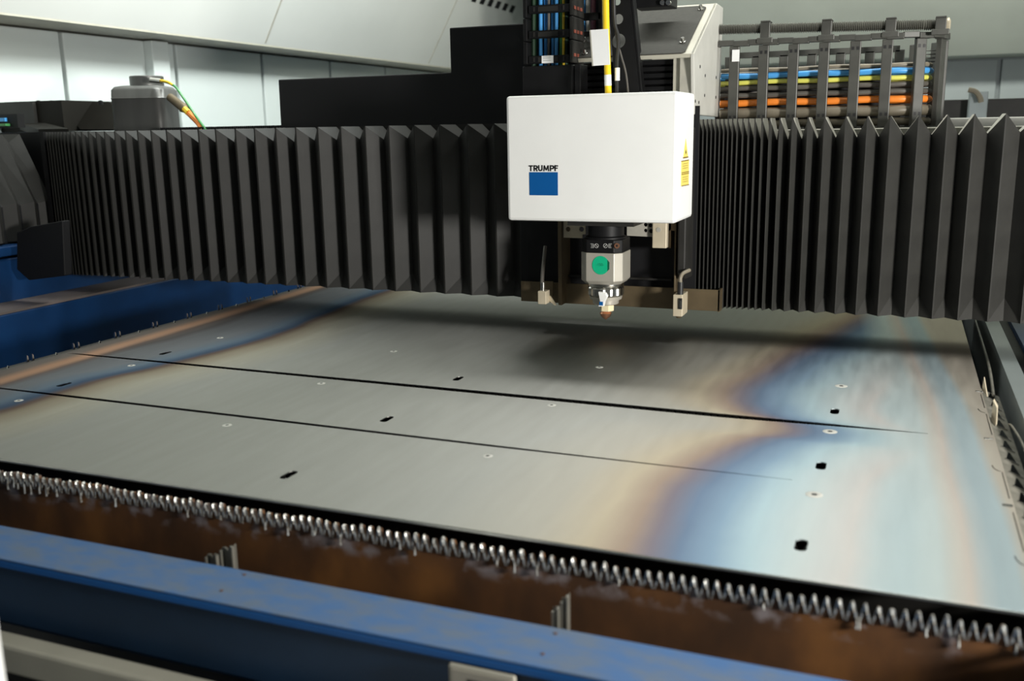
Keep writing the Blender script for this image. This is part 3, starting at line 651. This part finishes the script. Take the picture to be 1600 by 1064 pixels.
# sticker: round with one side cut
c = PY(938.5, 414.5, HY-.1035); r = .0415
pts = [(c.x+r*math.cos(t), c.z+r*1.06*math.sin(t)) for t in [math.radians(38+k*(284/24)) for k in range(25)]]
p = MB(); p.xz(pts, HY-.1045, HY-.102); obj('round_sticker', p, M['green'], BX)
p = MB(); p.xz([(pts[0][0], pts[0][1]), (pts[0][0]+.010, pts[0][1]-.012), (pts[0][0]+.010, pts[-1][1]+.010), (pts[-1][0], pts[-1][1])], HY-.1043, HY-.102); obj('sticker_shade_edge', p, M['greendark'], BX)  # shade of the sticker's recessed side, painted as a dark green strip
text('sticker_writing', '-150-', 1, M['greendark'], BX, (c.x-.022, HY-.1048, c.z-.003), (1, 0, 0), (0, 0, 1), fit=(.038, .013))
for px in (932, 946):       # adjustment marks on the collar
    q = PY(px, 384, HY-.1015); m = MB(); n = 20
    for k in range(n):
        a0, a1 = 2*math.pi*k/n, 2*math.pi*(k+1)/n
        m.add([(q.x+.0105*math.cos(a0), HY-.1015, q.z+.0105*math.sin(a0)), (q.x+.0105*math.cos(a1), HY-.1015, q.z+.0105*math.sin(a1)), (q.x+.0085*math.cos(a1), HY-.1015, q.z+.0085*math.sin(a1)), (q.x+.0085*math.cos(a0), HY-.1015, q.z+.0085*math.sin(a0))], [(0, 1, 2, 3)])
    s = -1 if px < 940 else 1
    m.add([(q.x-.006, HY-.1015, q.z-s*.005), (q.x-.005, HY-.1015, q.z-s*.007), (q.x+.006, HY-.1015, q.z+s*.005), (q.x+.005, HY-.1015, q.z+s*.007)], [(0, 1, 2, 3)])
    obj('dial_mark', m, M['paleink'], BX)
for px in (925, 953.5):
    q = PY(px, 384, HY-.1015); m = MB()
    for dz, hw in ((-.009, .006), (.009, .008), (.003, .004), (-.003, .004)): m.box(q.x-hw, q.x+hw, HY-.1018, HY-.1012, q.z+dz-.0008, q.z+dz+.0008)
    m.box(q.x+(.006 if px < 940 else -.008), q.x+(.008 if px < 940 else -.006), HY-.1018, HY-.1012, q.z-.010, q.z+.010)
    obj('printed_mark', m, M['paleink'], BX)
q = PY(964, 384, HY-.1015); p = MB(); p.tube([(q.x, HY-.099, q.z), (q.x, HY-.104, q.z)], .013, 16); obj('port_ring', p, M['copper'], BX, smooth=True)
p = MB(); p.tube([(q.x, HY-.099, q.z), (q.x, HY-.1047, q.z)], .005, 12); obj('port_hole', p, M['ink'], BX)
p = MB(); p.lathe((HX, HY), [(.080, .262), (.086, .264), (.088, .270), (.088, .279)], 40); obj('upper_ring', p, M['steel'], BX, smooth=True)
p = MB(); p.lathe((HX, HY), [(.076, .212), (.088, .222), (.088, .254), (.080, .264)], 48, mod=lambda k: 1.0 if k % 4 < 2 else .955); obj('knurled_ring', p, M['steel'], BX)
p = MB(); p.lathe((HX, HY), [(.056, .172), (.062, .176), (.064, .196), (.076, .198), (.080, .214)], 32); obj('lower_cone', p, M['silver'], BX, smooth=True)
p = MB(); p.lathe((HX+.005, HY), [(.028, .136), (.036, .140), (.036, .168), (.030, .173)], 6); obj('ceramic_body', p, M['ceramic'], BX, bevel=.003)
p = MB(); p.lathe((HX, HY), [(.004, .095), (.022, .110), (.027, .122), (.030, .126), (.026, .130), (.020, .137)], 24); obj('nozzle', p, M['copper'], BX, smooth=True)
# little white lever with blue square
p = MB(); q = [PY(a, b, HY-.10) for a, b in ((934.5, 456), (946, 458), (948.5, 464), (944.5, 472), (943, 479), (934.5, 479), (937.5, 472))]
p.prism(q, (0, .022, 0)); obj('lever', p, M['white'], BX, bevel=.002)
a = PY(936.5, 477, HY-.1015); b = PY(942, 471.5, HY-.1015); p = MB(); p.box(a.x, b.x, HY-.1025, HY-.099, a.z, b.z); obj('lever_logo', p, M['blueprint'], BX)

# ================================================================== CARRIAGE BEHIND THE HEAD
CG = thing('head_carriage', (-1.3, 4.68, .12), 'black vertical carriage behind the nozzle with brass coloured lower strip', 'carriage')
p = MB(); p.box(-1.86, -.93, 4.74, 4.76, .2, 1.1); obj('back_plate', p, M['black'], CG)
a = PY(878, 422, 4.70); b = PY(1052, 470, 4.70)
for k, (t, bt) in enumerate(((428, 437), (445, 452), (458, 466))):
    a = PY(878, t, 4.71); b = PY(1050, bt, 4.71); p = MB(); p.yz([(4.735, a.z-.002), (4.70, a.z-.012), (4.70, b.z+.004), (4.735, b.z-.006)], a.x, b.x); obj('louvre', p, M['dark'], CG)
a = PY(815, 440, 4.68); b = PY(1125, 487, 4.68)
p = MB(); p.box(a.x, b.x, 4.668, 4.68, .116, .222); obj('lower_strip', p, M['brown'], CG, bevel=.002)
p = MB(); p.box(b.x-.012, b.x, 4.668, 4.74, .113, .222); obj('strip_flange', p, M['brown'], CG, bevel=.002)
a = PY(865, 346, 4.6); b = PY(878, 474, 4.6)
p = MB(); p.box(a.x+.022, a.x+.042, 4.6, 4.74, .118, .60); obj('left_guide', p, M['brown'], CG, bevel=.002)
p = MB(); p.box(a.x-.18, a.x+.02, 4.70, 4.74, .14, .60); obj('left_cover', p, M['black2'], CG)
p = MB(); p.box(-1.006, -.998, 4.6, 4.74, .108, .60); obj('right_guide', p, M['brown'], CG, bevel=.002)
p = MB(); p.yz([(4.57, .31), (4.60, .28), (4.9, .26), (4.9, 1.0), (4.57, 1.0)], -.985, -.945) ; obj('right_cover', p, M['dark'], CG, bevel=.008)
# perforated plates
def plate(name, pxs, pys, y, holes, m, th=.01):
    cu = bpy.data.curves.new('p', 'CURVE'); cu.dimensions = '2D'; cu.fill_mode = 'BOTH'; cu.extrude = th/2*S
    P = [PY(a, b, y) for a, b in zip(pxs, pys)]; loop(cu, [(q.x, q.z) for q in P])
    for a, b, r in holes:
        q = PY(a, b, y); loop(cu, [(q.x+r*math.cos(t*math.pi/8), q.z+r*math.sin(t*math.pi/8)) for t in range(16)][::-1])
    t = bpy.data.objects.new('t', cu); COL.objects.link(t); bpy.context.view_layer.update()
    me = bpy.data.meshes.new_from_object(t.evaluated_get(bpy.context.evaluated_depsgraph_get())); bpy.data.objects.remove(t)
    mb = MB(); mb.v = [(v.co.x/S, y+v.co.z/S, v.co.y/S) for v in me.vertices]; mb.f = [tuple(f.vertices) for f in me.polygons]
    return obj(name, mb, m, CG)
plate('perforated_plate', (881, 915, 915, 910, 910, 881), (340, 340, 366, 366, 372, 371), 4.62, [(888, 358, .013), (909, 358, .013), (892, 347, .008), (912, 349, .010)], M['anod'])
plate('perforated_plate', (980, 1020, 1020, 980), (340, 340, 370, 368), 4.62, [(1009, 351, .010), (1016.5, 352, .010), (1009, 360, .009), (1017.5, 361, .011)], M['lightgrey'])
a = PY(1020, 387, 4.60); b = PY(1043, 344, 4.60); p = MB(); p.box(a.x, b.x, 4.585, 4.64, a.z, b.z); obj('sensor_block', p, M['anod'], CG, bevel=.004)
q = PY(1029, 359, 4.583); p = MB(); p.tube([(q.x, 4.586, q.z), (q.x, 4.5825, q.z)], .012, 16); obj('block_mark', p, M['lightgrey'], CG)
a = PY(1044, 387, 4.64); b = PY(1056, 344, 4.64); p = MB(); p.box(a.x, b.x, 4.63, 4.66, PY(1050, 360, 4.64).z, b.z); p.box(a.x, a.x+.015, 4.63, 4.67, a.z, b.z); obj('angle_bracket', p, M['brown'], CG)
# position sensors
def sensor(px0, px1, py0, py1, y, label, arm):
    a = PY(px0, py1, y); b = PY(px1, py0, y)
    T = thing('edge_sensor', ((a.x+b.x)/2, y, a.z), label, 'sensor')
    return T, a, b
T, a, b = sensor(842.5, 855, 454.5, 474, 4.52, 'cream edge sensor with thin cable at the left end of the lower strip', 0)
p = MB(); p.box(a.x, b.x, 4.50, 4.56, a.z, b.z); obj('body', p, M['anod'], T, bevel=.003)
c = PY(864, 440, 4.6); d = PY(846, 462, 4.6); p = MB(); p.box(d.x, c.x-.002, 4.60, 4.615, d.z, c.z); obj('mounting_plate', p, M['brown'], T)
p = MB(); q = [PY(v[0], v[1], 4.55) for v in ((855, 460), (860, 463), (869, 477), (866, 477), (856, 468))]; p.prism(q, (0, .01, 0)); obj('spring_arm', p, M['anod'], T)
q = PY(848, 447, 4.53); p = MB(); p.tube([(q.x, 4.53, q.z-.03), (q.x, 4.53, q.z+.02)], .013, 10); obj('gland', p, M['steel'], T, smooth=True)
p = MB(); p.tube(spline([PY(847, 442, 4.53), PY(848, 425, 4.54), PY(850, 405, 4.58), PY(852, 385, 4.62)]), [.010]*25, 8); obj('cable', p, M['c_grey'], T, smooth=True)
T, a, b = sensor(1052.5, 1068, 460, 493, 4.50, 'cream edge sensor with black sleeved cable below the right side of the box', 1)
p = MB(); p.box(a.x, b.x, 4.48, 4.60, a.z, b.z); obj('body', p, M['anod'], T, bevel=.003)
q0 = PY(1060.5, 466, 4.478); q1 = PY(1065.5, 483, 4.478)
p = MB(); p.box(q0.x, q1.x, 4.474, 4.482, q1.z, q0.z); obj('lock_slot', p, M['ink'], T)
p = MB(); p.box(q0.x+.005, q1.x-.002, 4.471, 4.476, q1.z+.006, q0.z-.012); obj('latch', p, M['steel'], T)
q = PY(1058, 495, 4.52); p = MB(); p.lathe((q.x+.005, 4.53), [(.010, a.z-.016), (.024, a.z+.002)], 12); obj('tip', p, M['brown'], T)
q = PY(1063, 452, 4.5); p = MB(); p.tube([(q.x, 4.5, q.z-.035), (q.x, 4.5, q.z+.035)], .0145, 12); obj('sleeve', p, M['c_black'], T, smooth=True)
p = MB(); p.tube(spline([(q.x, 4.5, q.z+.03), (q.x, 4.5, q.z+.055), (q.x+.008, 4.52, q.z+.075), (q.x+.03, 4.56, q.z+.085)]), .009, 8); obj('cable', p, M['c_beige'], T, smooth=True)

# ================================================================== MOTOR GUARD BEHIND THE BOX
GD = thing('motor_guard', (-1.2, 5.0, 1.05), 'grey sloping guard with bare metal side plate behind the white box', 'guard')
GX = -.95
side = [PX(1085.5, 179, GX), PX(1084.5, 83.5, GX), PX(1120.6, 5, GX), PX(1128.5, 11, GX), PX(1124, 183, GX)]
side[3].y += .03
p = MB(); p.prism([(GX, q.y, q.z) for q in side], (-.018, 0, 0)); SP = obj('side_plate', p, M['sidewhite'], GD, bevel=.004)
for px, py in ((1094, 104), (1102, 118), (1101, 149), (1092, 160), (1086.5, 158), (1119, 121), (1118.5, 152)):
    q = PX(px, py, GX+.001); p = MB(); p.tube([(GX-.002, q.y, q.z), (GX+.002, q.y, q.z)], .008, 10); obj('screw_hole', p, M['ink'], SP)
A = Vector((GX, side[1].y, side[1].z)); B = Vector((GX, side[2].y, side[2].z)); dAB = B-A; nrm = Vector((0, -dAB.z, dAB.y)).normalized()
def sl_(x, t, o=0): v = A+dAB*t+nrm*o; return Vector((x, v.y, v.z))
p = MB(); p.prism([sl_(-1.56, 0), sl_(GX-.001, 0), sl_(GX-.001, 1), sl_(-1.56, 1)], nrm*-.02); obj('sloped_frame', p, M['beige'], GD, bevel=.002)
p = MB(); p.prism([sl_(-1.555, .0, .002), sl_(-1.01, .0, .002), sl_(-.995, .03, .002), sl_(-.995, .90, .002), sl_(-1.02, .94, .002), sl_(-1.555, .94, .002)], nrm*.005); TP = obj('dark_cover', p, M['grey'], GD, bevel=.001)
for px, py in ((1095, 17), (1067, 68), (1038, 13), (915, 86), (912, 66)):
    best = None
    d = RW @ _v(px, py); t = (A-CP).dot(nrm)/d.dot(nrm); q = CP+d*t
    p = MB(); p.tube([q, q+nrm*.012, q+nrm*.013, q+nrm*.03], [.016, .016, .010, .009], 12); obj('bolt', p, M['steel'], TP, smooth=True)
a = PY(1063, 83, 4.73); b = PY(1084.5, 150, 4.73)
p = MB(); p.box(a.x-.002, GX-.005, 4.73, 4.77, b.z-.05, a.z-.004); obj('front_post', p, M['lightgrey'], GD, bevel=.003)
a = PY(1052, 92, 4.75); b = PY(1061.5, 148, 4.75); p = MB(); p.box(a.x, b.x, 4.75, 4.77, b.z-.04, a.z+.005); obj('frame_post', p, M['beige'], GD, bevel=.002)
a = PY(1018, 85.5, 4.75); b = PY(1061.5, 91.5, 4.75); p = MB(); p.box(a.x, b.x, 4.75, 4.77, b.z, a.z); obj('frame_top', p, M['beige'], GD, bevel=.003)
p = MB(); p.box(-1.55, -1.0, 5.0, 5.3, 1.06, 1.30); obj('inner_block', p, M['black'], GD)
LV = thing('slide_bellows', (-1.25, 4.8, 1.1), 'black ribbed vertical slide cover seen between the guard and white box', 'slide cover')
for k in range(6):
    t = 96+k*10; a = PY(905, t, 4.8); b = PY(1052, t+9, 4.8)
    p = MB(); p.yz([(4.85, a.z), (4.80, a.z-.010), (4.80, a.z-.030), (4.85, b.z)], a.x, b.x); obj('slat', p, M['black2'], LV, bevel=.001)
p = MB(); p.box(-1.56, -1.03, 4.85, 4.95, 1.1, 1.33); obj('backing', p, M['black'], LV)
# black mast plate with round holes, leaning
a = PY(938, -160, 4.66); b = PY(969, -160, 4.66); c = PY(1000, 144, 4.66); d = PY(962, 144, 4.66)
cu = bpy.data.curves.new('p', 'CURVE'); cu.dimensions = '2D'; cu.fill_mode = 'BOTH'; cu.extrude = .006*S
loop(cu, [(q.x, q.z) for q in (a, b, c, d)])
for px, py, r in ((965, 3, .016), (966.5, 30, .024), (967, 64, .034)):
    q = PY(px, py, 4.66); loop(cu, [(q.x+r*math.cos(t*math.pi/10), q.z+r*math.sin(t*math.pi/10)) for t in range(20)][::-1])
t = bpy.data.objects.new('t', cu); COL.objects.link(t); bpy.context.view_layer.update()
me = bpy.data.meshes.new_from_object(t.evaluated_get(bpy.context.evaluated_depsgraph_get())); bpy.data.objects.remove(t)
mb = MB(); mb.v = [(v.co.x/S, 4.66+v.co.z/S, v.co.y/S) for v in me.vertices]; mb.f = [tuple(f.vertices) for f in me.polygons]
MS = thing('cable_mast', ((c.x+d.x)/2, 4.66, c.z), 'black leaning bracket plate with three round holes above the white box', 'bracket')
obj('mast_plate', mb, M['black2'], MS)
p = MB(); b2 = b+Vector((.012, 0, 0)); c2 = c+Vector((.012, 0, 0)); p.prism([b, b2, c2, c], (0, .06, 0)); obj('mast_flange', p, M['black2'], MS, bevel=.002)
e = MB(); a = PY(990, -8, 4.9); b = PY(1048, 9, 4.9); e.box(a.x, b.x, 4.9, 5.05, b.z, a.z+.06); e2 = obj('top_connector', e, M['black2'], MS, bevel=.004)
for px in (1035, 1044): q = PY(px, 4, 4.88); e = MB(); e.tube([(q.x, 4.9, q.z), (q.x, 4.875, q.z)], .012, 10); obj('screw', e, M['steel'], MS, smooth=True)

# ================================================================== VERTICAL CABLE CHAIN
VC = thing('vertical_cable_chain', (-1.75, 4.9, 1.33), 'black vertical cable chain full of blue and green cables, above a black box', 'cable chain')
yv = 4.62
xL = PY(824, 50, yv).x; xR = PY(892, 50, yv).x
for z0p, z1p in ((-155, -138), (-115, -98), (-75, -58), (-35, -16), (5, 22), (45, 61), (85, 100)):
    a = PY(826, z1p, yv-.012); b = PY(890, z0p, yv-.012); p = MB(); p.box(a.x, b.x, yv-.014, yv+.012, a.z, b.z); R_ = obj('rung', p, M['black2'], VC, bevel=.003)
    p = MB(); w = b.x-a.x; h = b.z-a.z; p.box(a.x+w*.24, b.x-w*.28, yv-.018, yv-.013, a.z+h*.2, b.z-h*.2); p.box(a.x+w*.12, a.x+w*.16, yv-.018, yv-.013, a.z+h*.25, b.z-h*.2); p.box(b.x-w*.16, b.x-w*.12, yv-.018, yv-.013, a.z+h*.25, b.z-h*.2); obj('raised_tab', p, M['dark'], R_)
zt = PY(826, -160, yv).z; zb = PY(826, 101, yv).z
for k in range(7):
    za = zb+(zt-zb)*k/7; zc = zb+(zt-zb)*(k+1)/7-.004
    a = PY(820, 50, yv).x; p = MB(); p.box(a-.002, xL+.006, yv-.02, yv+.16, za, zc); obj('link_plate', p, M['black2'], VC, bevel=.004)
    b = PY(903, 50, yv).x; p = MB(); p.box(xR, xR+.014, yv-.02, yv+.17, za, zc); obj('link_plate', p, M['dark'], VC, bevel=.004)
    for j in range(3):
        p = MB(); p.box(xR+.013, xR+.017, yv+.0+.05*j, yv+.03+.05*j, za+.03, za+.045); obj('red_mark', p, M['c_red'], VC)
p = MB(); p.box(xL, xR, yv+.14, yv+.16, zb, zt); obj('back_plate', p, M['black'], VC)
def vcable(px, mm, r, y, k, top=-165, bot=104):
    a = PY(px, top, y); b = PY(px+random.uniform(-1, 1), (top+bot)/2, y-.006); c = PY(px+random.uniform(-.8, .8), bot, y)
    p = MB(); p.tube(spline([a, b, c], 6), r, 8); o = obj('cable', p, M[mm], smooth=True); o['category'] = 'cable'; return o
VCN = {'c_dgreen': 'dark green', 'c_blue': 'blue', 'c_grey': 'grey', 'c_green': 'green', 'c_yellow': 'yellow', 'c_white': 'white', 'c_purple': 'plum'}
lst = [(834.5, 'c_dgreen', 0.0109), (839, 'c_dgreen', 0.0094), (845, 'c_blue', 0.0098), (852.5, 'c_blue', 0.0098), (858, 'c_grey', .007), (863.5, 'c_blue', 0.0082), (869, 'c_blue', 0.0090), (876, 'c_green', 0.0094), (880.5, 'c_yellow', 0.0066), (885, 'c_dgreen', .011)]
pos = {834.5: 'leftmost of all', 839: 'second from the left', 845: 'third from the left', 852.5: 'fourth from the left', 858: 'between the two pairs of blue cables', 863.5: 'just right of the thin grey cable', 869: 'nearest the bright green cable', 876: 'beside the yellow one', 880.5: 'near the right rim', 885: 'at the right rim'}
for k, (px, mm, r) in enumerate(lst):
    o = vcable(px, mm, r, yv+.05+.02*(k % 2), k); tag(o, '%s cable in the vertical chain, %s' % (VCN[mm], pos[px]), group='cables in the vertical chain')
p = MB(); a = PY(846.5, 99, yv-.02); b = PY(864.5, 86.5, yv-.02); p.box(a.x, b.x, yv-.021, yv-.017, a.z, b.z); lb = obj('small_label', p, M['paper'], VC)
for f in (.3, .6, .8):
    p = MB(); zz = a.z+(b.z-a.z)*f; p.box(a.x+.008, b.x-.012, yv-.0225, yv-.0205, zz, zz+.004); obj('print_line', p, M['paleink'], lb)
# second chain strand behind
V2 = thing('rear_cable_chain', (-1.45, 4.8, 1.5), 'second dark cable chain strand behind, seen left of the yellow hose', 'cable chain')
for z0p, z1p in ((-150, -138), (-110, -98), (-70, -58), (-30, -18), (19, 33), (48, 58)):
    a = PY(903, z1p, 4.80); b = PY(940, z0p, 4.80); p = MB(); p.box(a.x, b.x, 4.79, 4.81, a.z, b.z); obj('rung', p, M['black2'], V2, bevel=.003)
a = PY(936, 58, 4.80); b = PY(942, -155, 4.80); p = MB(); p.box(a.x, b.x, 4.79, 4.93, a.z, b.z); obj('link_plate', p, M['dark'], V2)
a = PY(900, 50, 4.93); b = PY(940, -155, 4.93); p = MB(); p.box(a.x, b.x, 4.93, 4.94, a.z, b.z); obj('back_plate', p, M['black'], V2)
for px, mm, r, d in ((906, 'c_blue', .011, 'left-hand'), (911.5, 'c_blue', .011, 'second'), (918.5, 'c_white', .012, 'middle'), (928, 'c_purple', .013, 'right-hand')):
    o = vcable(px, mm, r, 4.86, 0, -165, 52); tag(o, '%s cable in the rear chain strand, %s of its four' % (VCN[mm], d), group='cables in the rear chain strand')
# black box under the chain
a = PY(816, 101, 4.60); b = PY(894, 101, 4.60)
p = MB(); p.box(a.x, b.x, 4.60, 4.735, 1.05, b.z); FB = obj('foot_box', p, M['black2'], VC, bevel=.004)
p = MB(); p.box(b.x+.004, PY(907, 100, 4.62).x, 4.62, 4.735, 1.05, b.z+.003); obj('side_flange', p, M['black2'], FB, bevel=.003)
# yellow hose and cables
p = MB(); p.tube(spline([PY(941, -165, 4.5), PY(945, -60, 4.46), PY(947, 40, 4.45), PY(949, 100, 4.42), PY(950.5, 150, 4.40)]), .0155, 14)
YH = tag(obj('hose', p, M['yellow'], smooth=True), 'bright yellow hose running down into the white box', 'hose')
a = PY(950, 134, 4.4); b = PY(949.5, 117, 4.4); p = MB(); p.tube([a, b], .0162, 14); obj('band_label', p, M['white'], YH, smooth=True)
q = [PY(*v, 4.40) for v in ((921, 47), (950, 45), (953, 101), (925, 103))]
p = MB(); p.prism(q, (0, .004, 0)); HL = tag(obj('hanging_label', p, M['paper']), 'white paper label wrapped around the yellow hose', 'label')
q = [PY(*v, 4.398) for v in ((921, 47), (923, 47), (927, 103), (925, 103))]
p = MB(); p.prism(q, (0, .003, 0)); obj('fold', p, M['lightgrey'], HL)
p = MB(); p.tube(spline([PY(950, -165, 4.55), PY(958, -60, 4.5), PY(960, 30, 4.5), PY(966, 60, 4.5), PY(964, 100, 4.48), PY(964, 150, 4.45)]), .0085, 10)
BC = tag(obj('cable', p, M['c_black'], smooth=True), 'black cable with a white tag, right of the yellow hose', 'cable')
a = PY(964.5, 126, 4.45); b = PY(964.5, 106, 4.45); p = MB(); p.tube([a, b], .0115, 10); obj('tag_sleeve', p, M['white'], BC, smooth=True)
p = MB(); p.tube(spline([PY(946, -165, 4.56), PY(955, -60, 4.52), PY(962, 50, 4.52), PY(970, 85, 4.52), PY(978, 115, 4.5), PY(982, 150, 4.45)]), .0045, 8)
tag(obj('cable', p, M['c_grey'], smooth=True), 'thin grey cable curving down beside the leaning black bracket', 'cable')

# ================================================================== HORIZONTAL CABLE CHAIN
HC = thing('horizontal_cable_chain', (-.3, 5.6, 1.0), 'long grey cable chain lying on its side behind the right bellows', 'cable chain')
YF, YR = 5.3, 5.76; ZB_, ZT_ = 1.0, 1.437
XB = -.06; R = (YR-YF)/2; YC = (YF+YR)/2
def path(sv):      # arc length from the bend start; negative = front run
    if sv < 0: return Vector((XB+sv, YF, 0)), 0.0
    L = math.pi*R
    if sv < L: a = sv/R; return Vector((XB+R*math.sin(a), YC-R*math.cos(a), 0)), a
    return Vector((XB-(sv-L), YR, 0)), math.pi
def plate_at(sv, w, th, z0, z1, off=0.0):
    c, a = path(sv); t = Vector((math.cos(a), math.sin(a), 0)); n = Vector((math.sin(a), -math.cos(a), 0)); c = c+n*off
    p = MB(); q = [c-t*w/2, c+t*w/2, c+t*w/2-n*th, c-t*w/2-n*th]
    p.prism([(v.x, v.y, z0) for v in q], (0, 0, z1-z0)); return p
rung_s = [-.803+.15*k for k in range(6)]+[.108, .258, .39, .50, .64]
for k, sv in enumerate(rung_s):
    o = obj('rung', plate_at(sv, .052, .03, ZB_-.02, ZT_-.028), M['chain'], HC, bevel=.004)
    c, a = path(sv); t = Vector((math.cos(a), math.sin(a), 0)); n = Vector((math.sin(a), -math.cos(a), 0))
    if sv < .2:
        for zz in (1.365, 1.04):
            for s_ in (-.012, .012):
                c2 = c+t*s_+n*.002; p = MB(); p.prism([(v.x, v.y, zz) for v in (c2-t*.006, c2+t*.006, c2+t*.006-n*.004, c2-t*.006-n*.004)], (0, 0, .016)); obj('slot', p, M['ink'], o)
    if k in (0, 2, 4, 6) or sv == .27 and False:
        pass
n_l = 18
for i in range(n_l):        # chain side links along top and bottom
    s0 = -.96+.15*i*.5; w = .082 if s0 < 0 else .075
    if s0 > 1.5: break
    for zz in ((ZT_-.028, ZT_), (ZB_-.045, ZB_-.018)):
        obj('side_link', plate_at(s0+.04, w, .05, zz[0]+(.004 if i % 2 else 0), zz[1]+(.004 if i % 2 else 0), .006), M['chain'], HC, bevel=.003)
for sv in [XB+R*0+math.pi*R+.06+.15*k for k in range(7)]:
    obj('rung', plate_at(sv, .05, .03, ZB_-.02, ZT_-.05), M['chain'], HC, bevel=.004)
p = MB(); c0 = -.93
for zz in (ZT_-.06,):
    p.box(-.93, XB, YR-.03, YR+.02, zz, zz+.03)
obj('rear_side_link', p, M['chain'], HC)
p = MB(); p.box(-.93, -.1, 5.44, 5.45, 1.0, 1.275); obj('dark_gap_sheet', p, M['black'], HC)  # added black sheet, paints the dark seen between the cables
# fin fragments inside the bend
for k in range(4):
    z = 1.30+.018*k; p = MB(); p.tube([(.02, 5.45, z), (.13, 5.48, z+.004)], .003, 6); obj('separator', p, M['chain'], HC)
CC = [(99, 'c_beige', .011, 'slim beige'), (108.5, 'c_blue', .016, 'blue'), (119.5, 'c_yg', .0125, 'yellow green'), (129.5, 'c_grey', .0135, 'grey, upper of the two'), (141, 'c_grey', .014, 'grey, lower of the two'), (153.5, 'c_orange', .0185, 'orange'), (171, 'c_beige', .028, 'thick beige'), (189, 'c_beige', .02, 'lowest beige, half hidden by the bellows')]
for k, (py, mm, r, nm) in enumerate(CC):
    z = PY(1440, py, 5.35).z; yy = 5.375; rr_ = R-.075
    pts = []
    for j in range(25):
        x = -.94+(XB+.94)*j/24; pts.append((x, yy+.004*math.sin(j*.7+k), z+.002*math.sin(j*.5+2*k)))
    for j in range(1, 17):
        a = math.pi*j/16; pts.append((XB+rr_*1.0*math.sin(a), YC-rr_*math.cos(a), z))
    for j in range(1, 13): pts.append((XB-.96*j/12, YC+rr_, z+.004*math.sin(j)))
    p = MB(); p.tube(pts, r, 10)
    tag(obj('cable', p, M[mm], smooth=True), '%s cable lying in the horizontal chain' % nm, 'cable', 'cables in the horizontal chain')
for k, (dz, mm) in enumerate(((.0, 'c_grey'), (-.03, 'c_dgreen'))):
    z = PY(1250, 146+4*k, 5.5).z
    p = MB(); p.tube(spline([(-.94, 5.46, z-.01+.02*k), (-.75, 5.45, z+.008), (-.55, 5.46, z-.004), (-.2, 5.46, z+.01)]), .013, 8)
    tag(obj('cable', p, M[mm], smooth=True), 'loose %s cable weaving behind the others at the left of the horizontal chain' % ('grey', 'dark green')[k], 'cable', 'cables in the horizontal chain')
# ribbed conduit and its clips
pts = []; rs = []
za = PY(1128, 46, 5.34).z; zb2 = PY(1472, 38.5, 5.34).z
N_ = 126
for j in range(N_*2):
    f = j/(N_*2-1); x = -.96+(.150+.96)*f
    y = 5.335+.05*max(0, (x-.05))*4
    pts.append((x, y, za+(zb2-za)*f)); rs.append(.0275 if j % 2 else .0185)
p = MB(); p.tube(pts, rs, 12); CD = tag(obj('conduit', p, M['conduit']), 'grey ribbed conduit clipped along the top of the horizontal chain', 'conduit')
e = MB(); e.lathe((0, 0), [(.01, -.012), (.03, -.008), (.034, .004), (.02, .012)], 14); 
v = Vector((.155, 5.357, zb2)); e.v = [(v.x+z, v.y+x, v.z+y) for x, y, z in e.v]; obj('end_cap', e, M['anod'], CD, smooth=True)
for px in (1148+49-1, 1292, 1392, 1470):
    c = PY(px, 40, 5.3); w = .025
    p = MB(); zt2 = za+(zb2-za)*((c.x+.96)/1.11)
    p.box(c.x-w, c.x+w, 5.29, 5.315, ZT_-.01, zt2+.028); p.box(c.x-w, c.x+w, 5.29, 5.39, zt2+.028, zt2+.036); p.box(c.x-w*1.6, c.x+w*1.6, 5.285, 5.31, ZT_-.02, ZT_+.008)
    obj('conduit_clip', p, M['chain'], HC, bevel=.004)
a = PY(1142.5, 96, 5.27); b = PY(1154.5, 77, 5.27); p = MB(); p.box(a.x, b.x, 5.29, 5.296, a.z, b.z); obj('small_label', p, M['paper'], HC)

# ================================================================== FAR RIGHT BACKGROUND
p = MB(); a = PY(1488, 190, 9.5); b = PY(1640, 152, 9.5); p.box(a.x-1.2, b.x+1, 9.5, 10, .3, b.z); tag(obj('rear_cover', p, M['dark'], bevel=.01), 'dark rear cover beyond the bellows at far right', 'cover')
p = MB(); a = PY(1515, 152, 9.3); b = PY(1545, 142, 9.3); p.box(a.x, b.x, 9.3, 9.5, .9, b.z); tag(obj('rear_block', p, M['walldark'], bevel=.01), 'small grey block standing on the dark rear cover', 'block')
p = MB(); p.tube(spline([PY(1513, 140, 9.2), PY(1524, 143, 9.2), PY(1531, 152, 9.2), PY(1533, 160, 9.2)]), .022, 8); tag(obj('rear_hose', p, M['c_beige'], smooth=True), 'pale yellow hose bending over the small grey rear block', 'hose')
